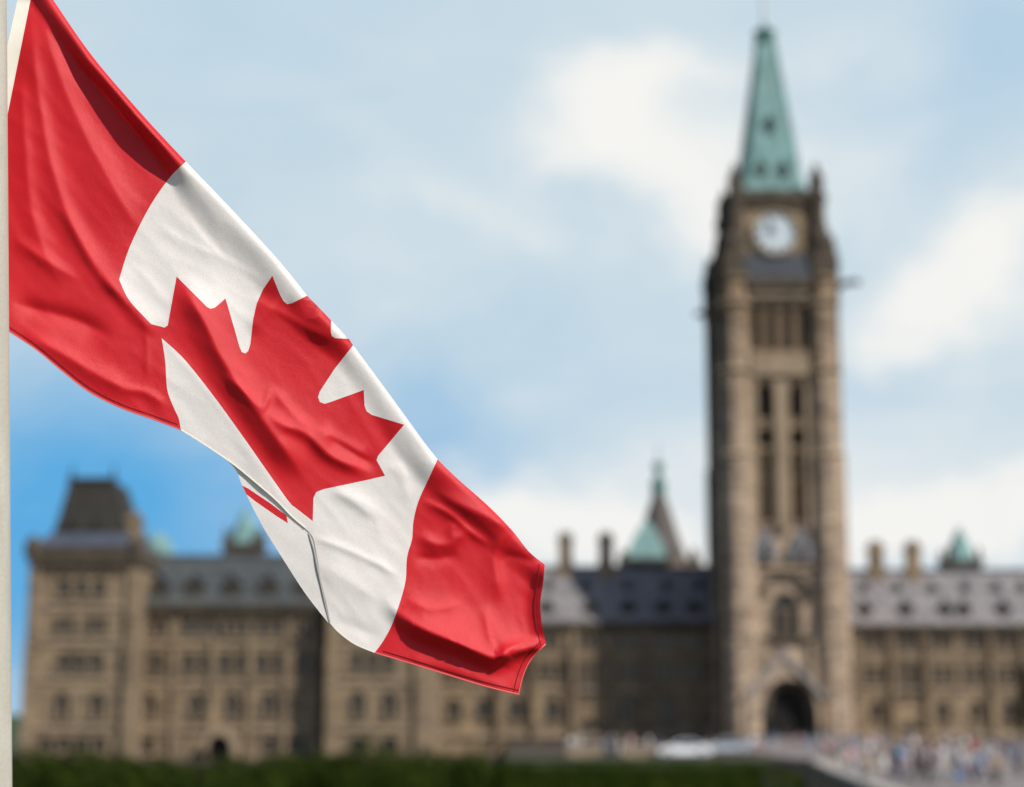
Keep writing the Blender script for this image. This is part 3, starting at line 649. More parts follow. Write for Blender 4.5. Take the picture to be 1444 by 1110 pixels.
def bush(px, ptop, wpx, Y, label, seed):
    x = X(px, 1080, Y); h = Z(ptop, Y); w = wpx * Y / F / 2
    root = thing('bush', label, 'bush', (x, Y, GL), 'bushes along the bottom of the view')
    mb = MB()
    for k in range(5):
        dx = (k - 2) / 2 * w * .62; hh = h * (1 - .13 * abs(k - 2) / 2 + .08 * math.sin(seed * 2.7 + k * 1.9))
        leafcloud(mb, ell((x + dx, Y + rng.uniform(-.3, .3), (hh + GL) * .5), w * .48, w * .42 + .3, (hh - GL) * .52, .2, seed + k, GL + .05), int(1300 * max(1, w)), .085)
    mb.build('foliage', M['leaf'], root, fix=False)
    tb = MB()
    for k in range(6):
        a = rng.uniform(0, 6.28); tb.tube([(x, Y, GL), (x + .3 * math.cos(a), Y + .3 * math.sin(a), h * .35), (x + w * .5 * math.cos(a), Y + .5 * math.sin(a), h * .75)], [.05, .035, .015], 5)
    tb.build('stems', M['bark'], root)
bushes = [(690, 1074, 110, 86.5, 'small low bush against the end of the clipped hedge'), (40, 1060, 150, 87, 'low dark bush beside the flagpole foot'), (135, 1061, 150, 86.5, 'rounded dark bush below the pavilion'),
          (215, 1070, 120, 88, 'lowest bush in the row, below the blue slate roof'), (330, 1069, 150, 86, 'wide dark bush below the arched doorway'), (430, 1061, 140, 87, 'dark bush just left of the tallest bush'),
          (520, 1053, 170, 86, 'tallest rounded bush in the row, below the flag'), (625, 1061, 150, 87.5, 'sloping dark bush right of the tallest bush')]
for i, (a, b, c, d, l) in enumerate(bushes): bush(a, b, c, d, l, i)
def hedge():
    Y = 86.; x0, x1 = X(704, 1085, Y), X(1132, 1085, Y); h = Z(1073, Y)
    root = thing('hedge', 'long clipped green hedge running to the path beside the plaza', 'hedge', ((x0 + x1) / 2, Y, 0))
    mb = MB()
    def f():
        k = rng.uniform()
        xx = rng.uniform(x0, x1); e = min(1, (x1 - xx) / 2.6, (xx - x0) / .6 + .4) ** .5
        hh = h * (.45 + .55 * e) + .10 * noise.noise(Vector((xx * 1.3, 0, 3)))
        if k < .45: return Vector((xx, Y + rng.uniform(-.8, .8), hh - abs(rng.normal(0, .05)))), Vector((0, 0, 1))
        return Vector((xx, Y - .8 + abs(rng.normal(0, .08)) + .12 * noise.noise(Vector((xx, 7, 1))), rng.uniform(.03, hh))), Vector((0, -1, .2))
    leafcloud(mb, f, 9000, .08)
    def g(): return Vector((x1 - abs(rng.normal(0, .08)), Y + rng.uniform(-.8, .8), rng.uniform(.03, h * .45))), Vector((1, 0, .2))
    leafcloud(mb, g, 700, .08)
    mb.box(x0 + .15, x1 - 2.0, Y - .6, Y + .6, .02, h - .3)
    mb.build('foliage', M['leaf'], root, fix=False)
    tb = MB()
    for k in range(9): xx = x0 + .5 + k * (x1 - x0 - 1) / 8; tb.tube([(xx, Y, 0), (xx + .05, Y, h * .6)], [.05, .03], 6)
    tb.build('stems', M['bark'], root)
hedge()
def tree():
    Y = 205.; x = X(1462, 1000, Y); root = thing('dark_tree', 'dark leafy tree in front of the far right end of the wing', 'tree', (x, Y, 0))
    mb = MB(); zt = Z(935, Y)
    for k in range(11):
        a = k * 2.4; r = 1.8 * (1 - k / 14); zz = 2.2 + (zt - 2.6) * k / 11
        leafcloud(mb, ell((x + r * math.cos(a), Y + r * math.sin(a), zz), 1.5, 1.5, 1.25, .25, 40 + k), 800, .13)
    mb.build('crown', M['dleaf'], root, fix=False)
    t = MB(); t.tube([(x, Y, 0), (x + .1, Y, 2), (x - .1, Y, 4.5), (x, Y, 7)], [.32, .25, .17, .05], 8)
    for k in range(7): a = k * 2.4; zz = 2 + k * .65; t.tube([(x, Y, zz), (x + 1.5 * math.cos(a), Y + 1.5 * math.sin(a), zz + .9)], [.1, .03], 6)
    t.build('trunk', M['bark'], root)
tree()
# ------------------------------------------------------------------ flag
def cat_rom(P, step=5., closed=False):
    P = [np.array(p, float) for p in P]; out = []
    for i in range(len(P) - 1):
        p0, p1, p2, p3 = P[max(i - 1, 0)], P[i], P[i + 1], P[min(i + 2, len(P) - 1)]
        n = max(1, int(round(np.linalg.norm(p2 - p1) / step)))
        for k in range(n):
            t = k / n; out.append(.5 * (2 * p1 + (p2 - p0) * t + (2 * p0 - 5 * p1 + 4 * p2 - p3) * t * t + (3 * p1 - p0 - 3 * p2 + p3) * t ** 3))
    out.append(P[-1]); return [tuple(p) for p in out]
def lin_sub(P, step=5.):
    out = []
    for a, b in zip(P[:-1], P[1:]):
        a, b = np.array(a, float), np.array(b, float); n = max(1, int(round(np.linalg.norm(b - a) / step)))
        out += [tuple(a + (b - a) * k / n) for k in range(n)]
    out.append(tuple(P[-1])); return out

TOP_A = [(48, -40), (75, 0), (130, 79), (200, 161), (262, 228)]                       # upper edge, hoist to fly
TOP_B = [(262, 228), (330, 299), (390, 364), (433, 417)]
TOP_C = [(433, 417), (450, 434), (467, 452)]; TOP_D = [(467, 452), (492, 478)]; TOP_E = [(492, 478), (498, 487)]
TOP_F = [(498, 487), (530, 530), (570, 585), (596, 621), (617, 648)]
TOP_G = [(617, 648), (645, 675), (690, 715), (722, 748), (746, 778), (768, 796)]
FLY = [(768, 796), (766, 822), (762, 852), (765, 885), (770, 909)]; FLY2 = [(770, 909), (750, 930), (739, 952), (732, 980)]
BOT_R = [(732, 980), (690, 970), (640, 955), (585, 938), (528, 921)]
BOT_W = [(528, 921), (500, 909), (478, 893), (466, 880)]
CREASE = [(466, 880), (460, 850), (452, 815), (447, 785), (441, 758), (430, 745)]
BOT_W2 = [(430, 745), (410, 728), (390, 707), (360, 681), (328, 655), (290, 629), (255, 607)]
BOT_H = [(255, 607), (215, 592), (170, 576), (125, 553), (85, 522), (50, 493), (11, 467), (-12, 452)]
HOIST = [(-12, 452), (-16, 340), (-10, 250), (11, 145), (28, 60), (40, 0), (48, -40)]
RB1 = [(262, 228), (240, 250), (215, 285), (195, 322), (180, 356), (168, 394)]; RB2 = [(168, 394), (182, 423), (213, 457)]
RB3 = [(213, 457), (228, 477)]; RB4 = [(228, 477), (233, 510), (236, 550), (246, 577), (252, 590), (255, 607)]
LEAF1 = [(213, 457), (232, 462), (236.5, 459), (239, 445), (249, 390), (280, 421), (292, 433), (297, 435.5), (303, 434), (318, 421), (330, 462), (338, 490), (341, 496.5), (346, 498.5),
         (350, 495), (353, 485), (357, 450), (362, 428), (371, 408), (384, 389), (395, 416), (400, 425), (405, 429), (412, 427.5), (433, 417)]
LEAF2 = [(467, 452), (466.5, 468), (468, 474), (473, 477), (492, 478)]
LEAF3 = [(498, 487), (472, 520), (451, 552), (448.5, 560), (451, 567), (458, 569.5), (466, 567), (513, 550), (514, 572), (517, 580), (524, 585), (570, 599), (533, 643), (531, 649), (543, 671),
         (515, 677.5), (456, 690), (446, 694), (442, 702), (441, 735)]
LEAF4 = [(441, 735), (418, 717), (407, 707), (375, 662), (340, 612), (300, 557), (260, 507), (228, 477)]
FB = [(617, 648), (604, 676), (590, 707), (583, 735), (581, 760), (574, 786), (572, 818), (565, 846), (553, 880), (541, 903), (528, 921)]
RED_PX = .0015

def polyline_sd(P, line):
    """closest distance, signed side (+ = right of travel on screen, y down), arc parameter 0..1"""
    line = np.array(line, float); seg = line[1:] - line[:-1]; L = np.linalg.norm(seg, axis=1); cum = np.concatenate([[0], np.cumsum(L)])
    best = np.full(len(P), 1e9); side = np.zeros(len(P)); arc = np.zeros(len(P))
    for i in range(len(seg)):
        d = P - line[i]; t = np.clip((d @ seg[i]) / (L[i] ** 2), 0, 1); q = d - t[:, None] * seg[i]; dist = np.linalg.norm(q, axis=1)
        cr = seg[i][0] * d[:, 1] - seg[i][1] * d[:, 0]; m = dist < best
        best[m] = dist[m]; side[m] = np.sign(cr[m]); arc[m] = (cum[i] + t[m] * L[i])
    return best, side, arc / cum[-1], arc
def sstep(x, a, b):
    t = np.clip((x - a) / (b - a), 0, 1); return t * t * (3 - 2 * t)
TOPALL = [(48, -40), (75, 0), (130, 79), (165, 120), (200, 161), (231, 195), (255, 221), (285, 252), (330, 299), (390, 364), (433, 417), (467, 452), (498, 487), (530, 530), (570, 585), (617, 648), (690, 715), (768, 796)]
TOPAMP = [9, 13, 24, 28, 31, 29, 22, 13, 11, 11, 16, 19, 8, 6, 7, 12, 13, 7]
TOPWID = [22, 22, 20, 20, 20, 22, 28, 40, 46, 46, 44, 40, 30, 30, 34, 40, 44, 30]
# (polyline, height, sigma on the left of travel, sigma on the right, end fade)
FOLDS_ = [
 # hoist panel: fan of soft folds from the top corner
 ([(52, 0), (85, 110), (125, 200), (175, 290), (200, 330)], 7, 20, 34, .2),
 ([(42, 20), (55, 140), (80, 260), (120, 350), (175, 420)], 5, 12, 20, .2),
 ([(30, 80), (35, 200), (50, 320), (95, 420)], 4, 14, 20, .25),
 ([(80, 277), (105, 330), (140, 388), (190, 440)], 2.6, 14, 6, .3),
 ([(12, 330), (60, 365), (120, 400)], 3.5, 10, 10, .35),
 ([(12, 425), (55, 437), (110, 452), (160, 478)], -6, 12, 18, .25),
 ([(30, 468), (85, 497), (140, 530), (200, 560)], 6, 14, 15, .25),
 ([(205, 460), (208, 500), (207, 540)], 1.2, 4, 5, .3),
 ([(170, 548), (205, 553), (236, 574)], 3, 6, 8, .3),
 ([(140, 385), (180, 430), (222, 477)], 5, 22, 9, .25),
 # white panel, upper
 ([(200, 300), (260, 340), (330, 372), (390, 410)], 1.6, 5, 9, .3),
 ([(262, 302), (285, 335), (320, 368)], 1.5, 4, 6, .3),
 ([(190, 370), (220, 410), (240, 440)], 2, 12, 12, .3),
 # leaf
 ([(250, 392), (285, 450), (312, 505), (345, 556), (385, 612), (430, 672)], 13, 26, 20, .18),
 ([(228, 470), (275, 530), (330, 602), (390, 690), (420, 735)], 1.5, 8, 14, .2),
 ([(310, 524), (340, 548), (370, 576), (378, 560), (383, 538)], 3.5, 6, 7, .25),
 ([(372, 577), (400, 600), (432, 612), (470, 646), (530, 668)], 7, 16, 9, .25),
 ([(382, 545), (410, 580), (440, 608)], 4, 8, 12, .3),
 ([(440, 604), (480, 622), (530, 650)], 6, 10, 18, .3),
 ([(455, 610), (500, 640), (535, 660)], -6, 14, 14, .3),
 ([(350, 470), (385, 430), (410, 425)], 3, 12, 12, .3),
 ([(350, 420), (395, 440), (440, 466), (480, 482)], 4, 8, 26, .3),
 # white panel, lower
 ([(460, 690), (495, 705), (532, 735)], 4, 10, 8, .3),
 ([(470, 690), (520, 715), (535, 745), (540, 770)], 3, 14, 18, .3),
 ([(437, 756), (480, 772), (525, 792), (566, 814)], 3.4, 6, 5, .22),
 ([(445, 790), (490, 820), (540, 850)], 4, 20, 18, .3),
 ([(468, 870), (500, 885), (540, 900)], -3, 10, 14, .3),
 ([(540, 650), (565, 672), (580, 712)], 3, 10, 9, .3),
 ([(560, 650), (575, 680)], 1.6, 5, 6, .3),
 # fly panel
 ([(594, 705), (630, 722), (664, 750), (694, 772)], 5, 5, 7, .25),
 ([(698, 932), (735, 918), (776, 906)], 15, 14, 8, .25),
 ([(612, 690), (650, 712), (690, 730), (730, 752)], 7, 12, 18, .25),
 ([(640, 735), (636, 750), (640, 765)], 3, 9, 7, .35),
 ([(588, 752), (615, 768), (640, 764), (662, 742)], 5, 10, 9, .25),
 ([(580, 785), (615, 788), (650, 782)], -4, 8, 10, .3),
 ([(720, 750), (705, 763), (697, 790), (708, 850)], 5, 8, 16, .3),
 ([(700, 782), (730, 786), (765, 796)], -3, 8, 8, .3),
 ([(570, 845), (610, 858), (655, 850)], 4, 8, 10, .3),
 ([(535, 835), (560, 865), (595, 888), (645, 908), (697, 929), (715, 917), (740, 907), (772, 903)], 24, 34, 12, .34),
 ([(772, 790), (762, 850), (768, 905)], 17, 14, 13, .2),
 ([(700, 925), (690, 890), (684, 850)], 5, 10, 12, .4),
 ([(560, 925), (640, 945), (735, 978)], 4, 16, 20, .2),
]
FOLDS = [(l, a * (1.15 if i < 10 or 13 <= i < 22 else .7 if i < 13 or i < 29 else 1.), x, y, e) for i, (l, a, x, y, e) in enumerate(FOLDS_)]
def flag_height(P):
    d, side, arc, al = polyline_sd(P, TOPALL)
    cum = np.concatenate([[0], np.cumsum(np.linalg.norm(np.diff(np.array(TOPALL, float), axis=0), axis=1))])
    ker = np.exp(-np.linspace(-2, 2, 41) ** 2); ker /= ker.sum(); gx = np.arange(0, cum[-1], 1.5)
    A = np.interp(al, gx, np.convolve(np.pad(np.interp(gx, cum, TOPAMP), 20, mode='edge'), ker, 'valid')); W = np.interp(al, cum, TOPWID)
    s = np.maximum(d, 0)
    f = np.where(s < 7, 1 - .35 * ((7 - s) / 7) ** 2, 1 - sstep(s, 7, 7 + W))
    h = A * f
    for line, amp, sl, sr, fade in FOLDS:
        d, side, arc, al = polyline_sd(P, cat_rom(line, 12))
        sg = np.where(side < 0, sl, sr)
        e = sstep(arc, -.02, fade) * (1 - sstep(arc, 1 - fade, 1.02))
        g = .38 * np.exp(-(d / sg) ** 2) + .62 * np.exp(-np.sqrt((d / sg) ** 2 + (1.6 / sg) ** 2) * 1.25)
        h = h + amp * e * g
    # fine wrinkling along the pull of the cloth
    c, s_ = math.cos(R(48)), math.sin(R(48))
    a = P[:, 0] * c + P[:, 1] * s_; b = -P[:, 0] * s_ + P[:, 1] * c
    def rid(u, v, k): return 1 - abs(noise.noise(Vector((u, v, k)))) * 2
    wr = np.array([rid(u / 120, v / 34, 2) * .6 + rid(u / 60 + .3 * noise.noise(Vector((u / 80, v / 80, 1))), v / 22, 9) * .26 + noise.noise(Vector((u / 200, v / 90, 5))) * 3.4
                   + rid(u / 30, v / 30, 14) * .08 for u, v in zip(a, b)])
    return h + wr
FLAGY = 4.02; FYAW = math.tan(R(11))                     # the cloth streams a little away from the camera
def flag_pos(P, h):
    out = []
    for (px, py), q in zip(P, h):
        d = ray(px, py); t = FLAGY / (d.y - FYAW * d.x) - q * RED_PX - .03 * math.sin((px + py) / 330.)
        out.append((d.x * t, d.y * t, CAMH + d.z * t))
    return out
def grid(poly, lines, step=4.5):
    poly = np.array(poly); x0, y0 = poly.min(0); x1, y1 = poly.max(0); pts = []; r = 0
    ys = np.arange(y0, y1, step * .866)
    P = np.array([(x + (step / 2 if i % 2 else 0), y) for i, y in enumerate(ys) for x in np.arange(x0, x1, step)])
    P = P[inpoly(P, poly)]
    key = {}
    for L in lines:
        for p in L: key.setdefault((int(p[0] // 6), int(p[1] // 6)), []).append(p)
    keep = []
    for p in P:
        kx, ky = int(p[0] // 6), int(p[1] // 6); ok = True
        for i in (-1, 0, 1):
            for j in (-1, 0, 1):
                for q in key.get((kx + i, ky + j), ()):
                    if (q[0] - p[0]) ** 2 + (q[1] - p[1]) ** 2 < 4.5: ok = False
        if ok: keep.append(p)
    return keep
def cloth(name, col, dark):
    m = bpy.data.materials.new(name); m.use_nodes = True; q = NT(m.node_tree); p = q.n['Principled BSDF']; out = q.n['Material Output']
    tc = q.new('ShaderNodeTexCoord').outputs['Object']
    n = q.remap(q.noise(tc, 14, 4), .3, .7)
    base = q.mix(n, (*col, 1), (*dark, 1))
    # nylon weave
    w = []
    for ax in ((1, 0, 0), (0, 0, 1)):
        dt = q.new('ShaderNodeVectorMath', operation='DOT_PRODUCT'); q.l.new(tc, dt.inputs[0]); dt.inputs[1].default_value = ax
        w.append(q.math('SINE', q.math('MULTIPLY', dt.outputs['Value'], 2 * math.pi / .0035)))
    wv = q.math('MULTIPLY', w[0], w[1])
    fine = q.noise(tc, 520, 2)
    base = q.mix(q.remap(fine, .3, .7), base, q.mix(1., base, (.86, .86, .86, 1), 'MULTIPLY'))
    hh = q.math('ADD', q.math('MULTIPLY', wv, .35), q.math('ADD', fine, q.math('MULTIPLY', q.noise(tc, 60, 3), 1.2)))
    bp = q.new('ShaderNodeBump'); bp.inputs['Strength'].default_value = .3; bp.inputs['Distance'].default_value = .002
    q.l.new(hh, bp.inputs['Height'])
    q.put(p.inputs['Base Color'], base); p.inputs['Roughness'].default_value = .46; p.inputs['Specular IOR Level'].default_value = .36
    p.inputs['Sheen Weight'].default_value = .04; p.inputs['Sheen Roughness'].default_value = .4
    q.l.new(bp.outputs[0], p.inputs['Normal'])
    tr = q.new('ShaderNodeBsdfTranslucent'); q.put(tr.inputs[0], base)
    mx = q.new('ShaderNodeMixShader'); mx.inputs[0].default_value = .15
    q.l.new(p.outputs[0], mx.inputs[1]); q.l.new(tr.outputs[0], mx.inputs[2]); q.l.new(mx.outputs[0], out.inputs[0])
    return m
M['red'] = cloth('red_nylon', (.70, .010, .018), (.64, .008, .015))
M['white'] = cloth('white_nylon', (.88, .795, .745), (.84, .765, .72))
M['thread'] = mat('dark_red_thread', (.16, .004, .01), .8)
M['lthread'] = mat('pale_red_thread', (.75, .12, .11), .6)
M['wthread'] = mat('white_thread', (.85, .8, .68), .7)
M['canvas'] = mat('canvas_heading', (.90, .84, .72), .9, (.86, .80, .69), 30, .06, 900)

CRESTS = [f[0] for f in FOLDS_ if abs(f[1]) >= 13]
def make_flag():
    st = 3.5; c = lambda L: cat_rom(L, st); l = lambda L: lin_sub(L, st)
    chain = [c(TOP_A), c(TOP_B), c(TOP_C), l(TOP_D), l(TOP_E), c(TOP_F), c(TOP_G), c(FLY), c(FLY2), c(BOT_R), c(BOT_W), c(CREASE), c(BOT_W2), c(BOT_H), c(HOIST)]
    outer = [p for L in chain for p in L[:-1]]
    rb = c(RB1), c(RB2), l(RB3), c(RB4); lf = l(LEAF1), l(LEAF2), l(LEAF3), c(LEAF4); fb = c(FB)
    inner = list(rb) + list(lf) + [fb]
    hoist = rb[0][:-1] + rb[1][:-1] + rb[2][:-1] + rb[3][:-1] + chain[13][:-1] + chain[14][:-1] + chain[0]
    leaf = lf[0][:-1] + chain[2][:-1] + lf[1][:-1] + chain[4][:-1] + lf[2][:-1] + lf[3][:-1] + rb[2][::-1]
    fly = fb[:-1] + chain[9][::-1][:-1] + chain[8][::-1][:-1] + chain[7][::-1][:-1] + chain[6][::-1]
    # rows that follow the rolled upper edge, so that its crest is evenly sampled
    G = np.array(grid(outer, [outer] + inner, st)); dd, sd, _, _ = polyline_sd(G, TOP_A + TOP_B[1:]); G = [p for p, q in zip(G, dd) if q > 31]
    al = np.array([p for L in inner + [outer] for p in L])
    def rows_for(line, offs):
        tl = np.array(cat_rom(line, 3.4)); tt = np.gradient(tl, axis=0); tt /= np.linalg.norm(tt, axis=1)[:, None]
        r = np.concatenate([tl + np.stack([-tt[:, 1], tt[:, 0]], 1) * k for k in offs]); r = r[inpoly(r, outer)]
        return [p for p in r if ((al - p) ** 2).sum(1).min() > 4]
    rows = rows_for(TOP_A + TOP_B[1:], (3, 6, 9, 12, 15, 18, 21, 24, 28))
    for k in CRESTS:
        G = [p for p, q in zip(G, polyline_sd(np.array(G), cat_rom(k, 12))[0]) if q > 14]; rows = [p for p, q in zip(rows, polyline_sd(np.array(rows), cat_rom(k, 12))[0]) if q > 14]
        rows = rows + rows_for(k, (-12, -9, -6, -3, 0, 3, 6, 9, 12))
    V, T = cdt([(outer, True)] + [(L, False) for L in inner], G + rows)
    C = V[T].mean(1); ok = inpoly(C, outer); T = T[ok]; C = C[ok]
    red = inpoly(C, hoist) | inpoly(C, leaf) | inpoly(C, fly)
    h = flag_height(V)
    loc = flag_pos(np.array([(60, 430)]), [0])[0]
    root = thing('flag', 'red and white maple leaf flag blowing from the pale pole', 'flag', loc)
    mb = MB(); pos = flag_pos(V, h)
    mb.v = pos; mb.f = [tuple(int(i) for i in t) for t in T]; mb.m = [int(not r) for r in red]
    # folded-back lower part seen behind the bottom hem
    fo = c([(285, 622), (328, 657), (343, 688), (368, 738), (400, 790), (432, 839), (465, 881)])[:-1] + c([(467, 881), (470, 840), (466, 790), (450, 748), (420, 715), (360, 665), (300, 615)])
    stripe = [(340, 684), (350, 689), (380, 709), (404, 727), (406, 738), (390, 728), (360, 707), (346, 696)]
    sl = l(stripe + stripe[:1])[:-1]
    V2, T2 = cdt([(fo, True), (sl, True)], grid(fo, [fo, sl], 6)); C2 = V2[T2].mean(1); k = inpoly(C2, fo); T2 = T2[k]; r2 = inpoly(C2[k], sl)
    d, _, _, _ = polyline_sd(V2, CREASE); hb = flag_height(V2) * .3
    h2 = flag_height(V2) - 1.2 - 2 * sstep(d, 4, 90)
    b = len(mb.v); mb.v += flag_pos(V2, h2); mb.f += [tuple(int(i) + b for i in t) for t in T2]; mb.m += [int(not r) for r in r2]
    o = mb.build('cloth', [M['red'], M['white']], root, smooth=True, fix=False)
    me = o.data
    # face the camera side consistently
    bm = bmesh.new(); bm.from_mesh(me)
    for f in bm.faces:
        if f.normal.y > 0: f.normal_flip()
    bm.to_mesh(me); bm.free()
    # hems: thin strips just proud of the cloth
    def strip(line, inset, wpx, name, m, lift=.9):
        L = np.array(cat_rom(line, 5)); t = np.gradient(L, axis=0); t /= np.linalg.norm(t, axis=1)[:, None]; nn = np.stack([-t[:, 1], t[:, 0]], 1)
        a = L + nn * (inset - wpx / 2); bb = L + nn * (inset + wpx / 2); ha = np.maximum(flag_height(a), flag_height(bb)) + lift
        pa, pb = flag_pos(a, ha), flag_pos(bb, ha); n = len(L)
        MB().add(pa + pb, [(i, i + 1, n + i + 1, n + i) for i in range(n - 1)]).build(name, m, root, smooth=True, fix=False)
    strip(BOT_H, 1.2, 1.6, 'hem', M['lthread']); strip([(248, 604)] + BOT_H[1:], 6., .9, 'hem_stitching', M['thread'], .5)
    strip(BOT_R, 1.0, 1.8, 'hem', M['lthread']); strip(BOT_R[:-1] + [(538, 924)], 6.2, 1.2, 'hem_stitching', M['thread'], .6)
    strip(FLY2, 1.0, 1.5, 'hem', M['lthread']); strip(FLY2, 8.5, 1.1, 'hem_stitching', M['thread'], .6)
    strip(FLY, 7.5, 1.0, 'hem_stitching', M['thread'], .6)
    strip(BOT_W2, 1.2, 2.0, 'hem', M['wthread']); strip(BOT_W, 1.2, 1.6, 'hem', M['wthread'])
    # heading along the hoist
    hl = np.array(cat_rom(HOIST, 8)); w = np.interp(hl[:, 1], [-40, 60, 452], [15, 17, 20]); L = hl - np.stack([w, np.zeros(len(w)) - 2], 1)
    hh = flag_height(hl); n = len(hl); pa = flag_pos(hl, hh + .4); pb = flag_pos(L, hh - 1)
    pc = flag_pos(hl + np.array([3, 0]), flag_height(hl + np.array([3, 0])) + .8)
    back = [(x, y + .004, z) for x, y, z in pa + pb]
    MB().add(pc + pa + pb, [(i, i + 1, n + i + 1, n + i) for i in range(n - 1)] + [(n + i, n + i + 1, 2 * n + i + 1, 2 * n + i) for i in range(n - 1)]).add(back, [(i, i + 1, n + i + 1, n + i) for i in range(n - 1)]).build('heading', M['canvas'], root, smooth=True, fix=False)
    # rolled seam along the inner crease (edge-on hem)
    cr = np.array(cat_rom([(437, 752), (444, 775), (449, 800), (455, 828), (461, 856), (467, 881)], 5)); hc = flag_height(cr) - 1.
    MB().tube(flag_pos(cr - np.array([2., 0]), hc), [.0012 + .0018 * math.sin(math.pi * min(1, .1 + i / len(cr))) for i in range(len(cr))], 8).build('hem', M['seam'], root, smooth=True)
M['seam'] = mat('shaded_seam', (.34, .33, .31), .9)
make_flag()

def flagpole():
    # near edge runs through photo points (11, 0) and (20, 1110)
    Yp = 3.70; r0, r1 = .050, .043
    d0, d1 = at(18.5, 1110, Yp), at(9.5, 0, Yp)
    ax = (d1 - d0); k = ax.normalized()
    a = d0 - Vector((r0, 0, 0)); b = d1 - Vector((r1, 0, 0))
    t = (a.z - GL) / (b.z - a.z); base = a - (b - a) * t; top = b + (b - a) * .35; base.z = GL
    m = bpy.data.materials.new('pole_paint'); m.use_nodes = True; q = NT(m.node_tree); p = q.n['Principled BSDF']
    tc = q.new('ShaderNodeTexCoord').outputs['Object']; mp = q.new('ShaderNodeMapping'); q.l.new(tc, mp.inputs[0]); mp.inputs['Scale'].default_value = (9, 9, 2.2)
    n1 = q.remap(q.noise(mp.outputs[0], 3, 6, .65), .3, .7); n2 = q.remap(q.noise(tc, 130, 3), .35, .65)
    col = q.mix(n1, (.48, .445, .375, 1), (.38, .352, .295, 1)); col = q.mix(q.math('MULTIPLY', n2, .25), col, (.34, .31, .26, 1))
    q.put(p.inputs['Base Color'], col); p.inputs['Roughness'].default_value = .75
    bp = q.new('ShaderNodeBump'); bp.inputs['Strength'].default_value = .12; bp.inputs['Distance'].default_value = .003; q.l.new(n2, bp.inputs['Height']); q.l.new(bp.outputs[0], p.inputs['Normal'])
    root = thing('flagpole', 'weathered cream flagpole at the left edge of the view', 'flagpole', base)
    pts = [base.lerp(top, i / 12) for i in range(13)]
    MB().tube(pts, [.062 - .022 * i / 12 for i in range(13)], 40).build('pole', m, root, smooth=True)
flagpole()

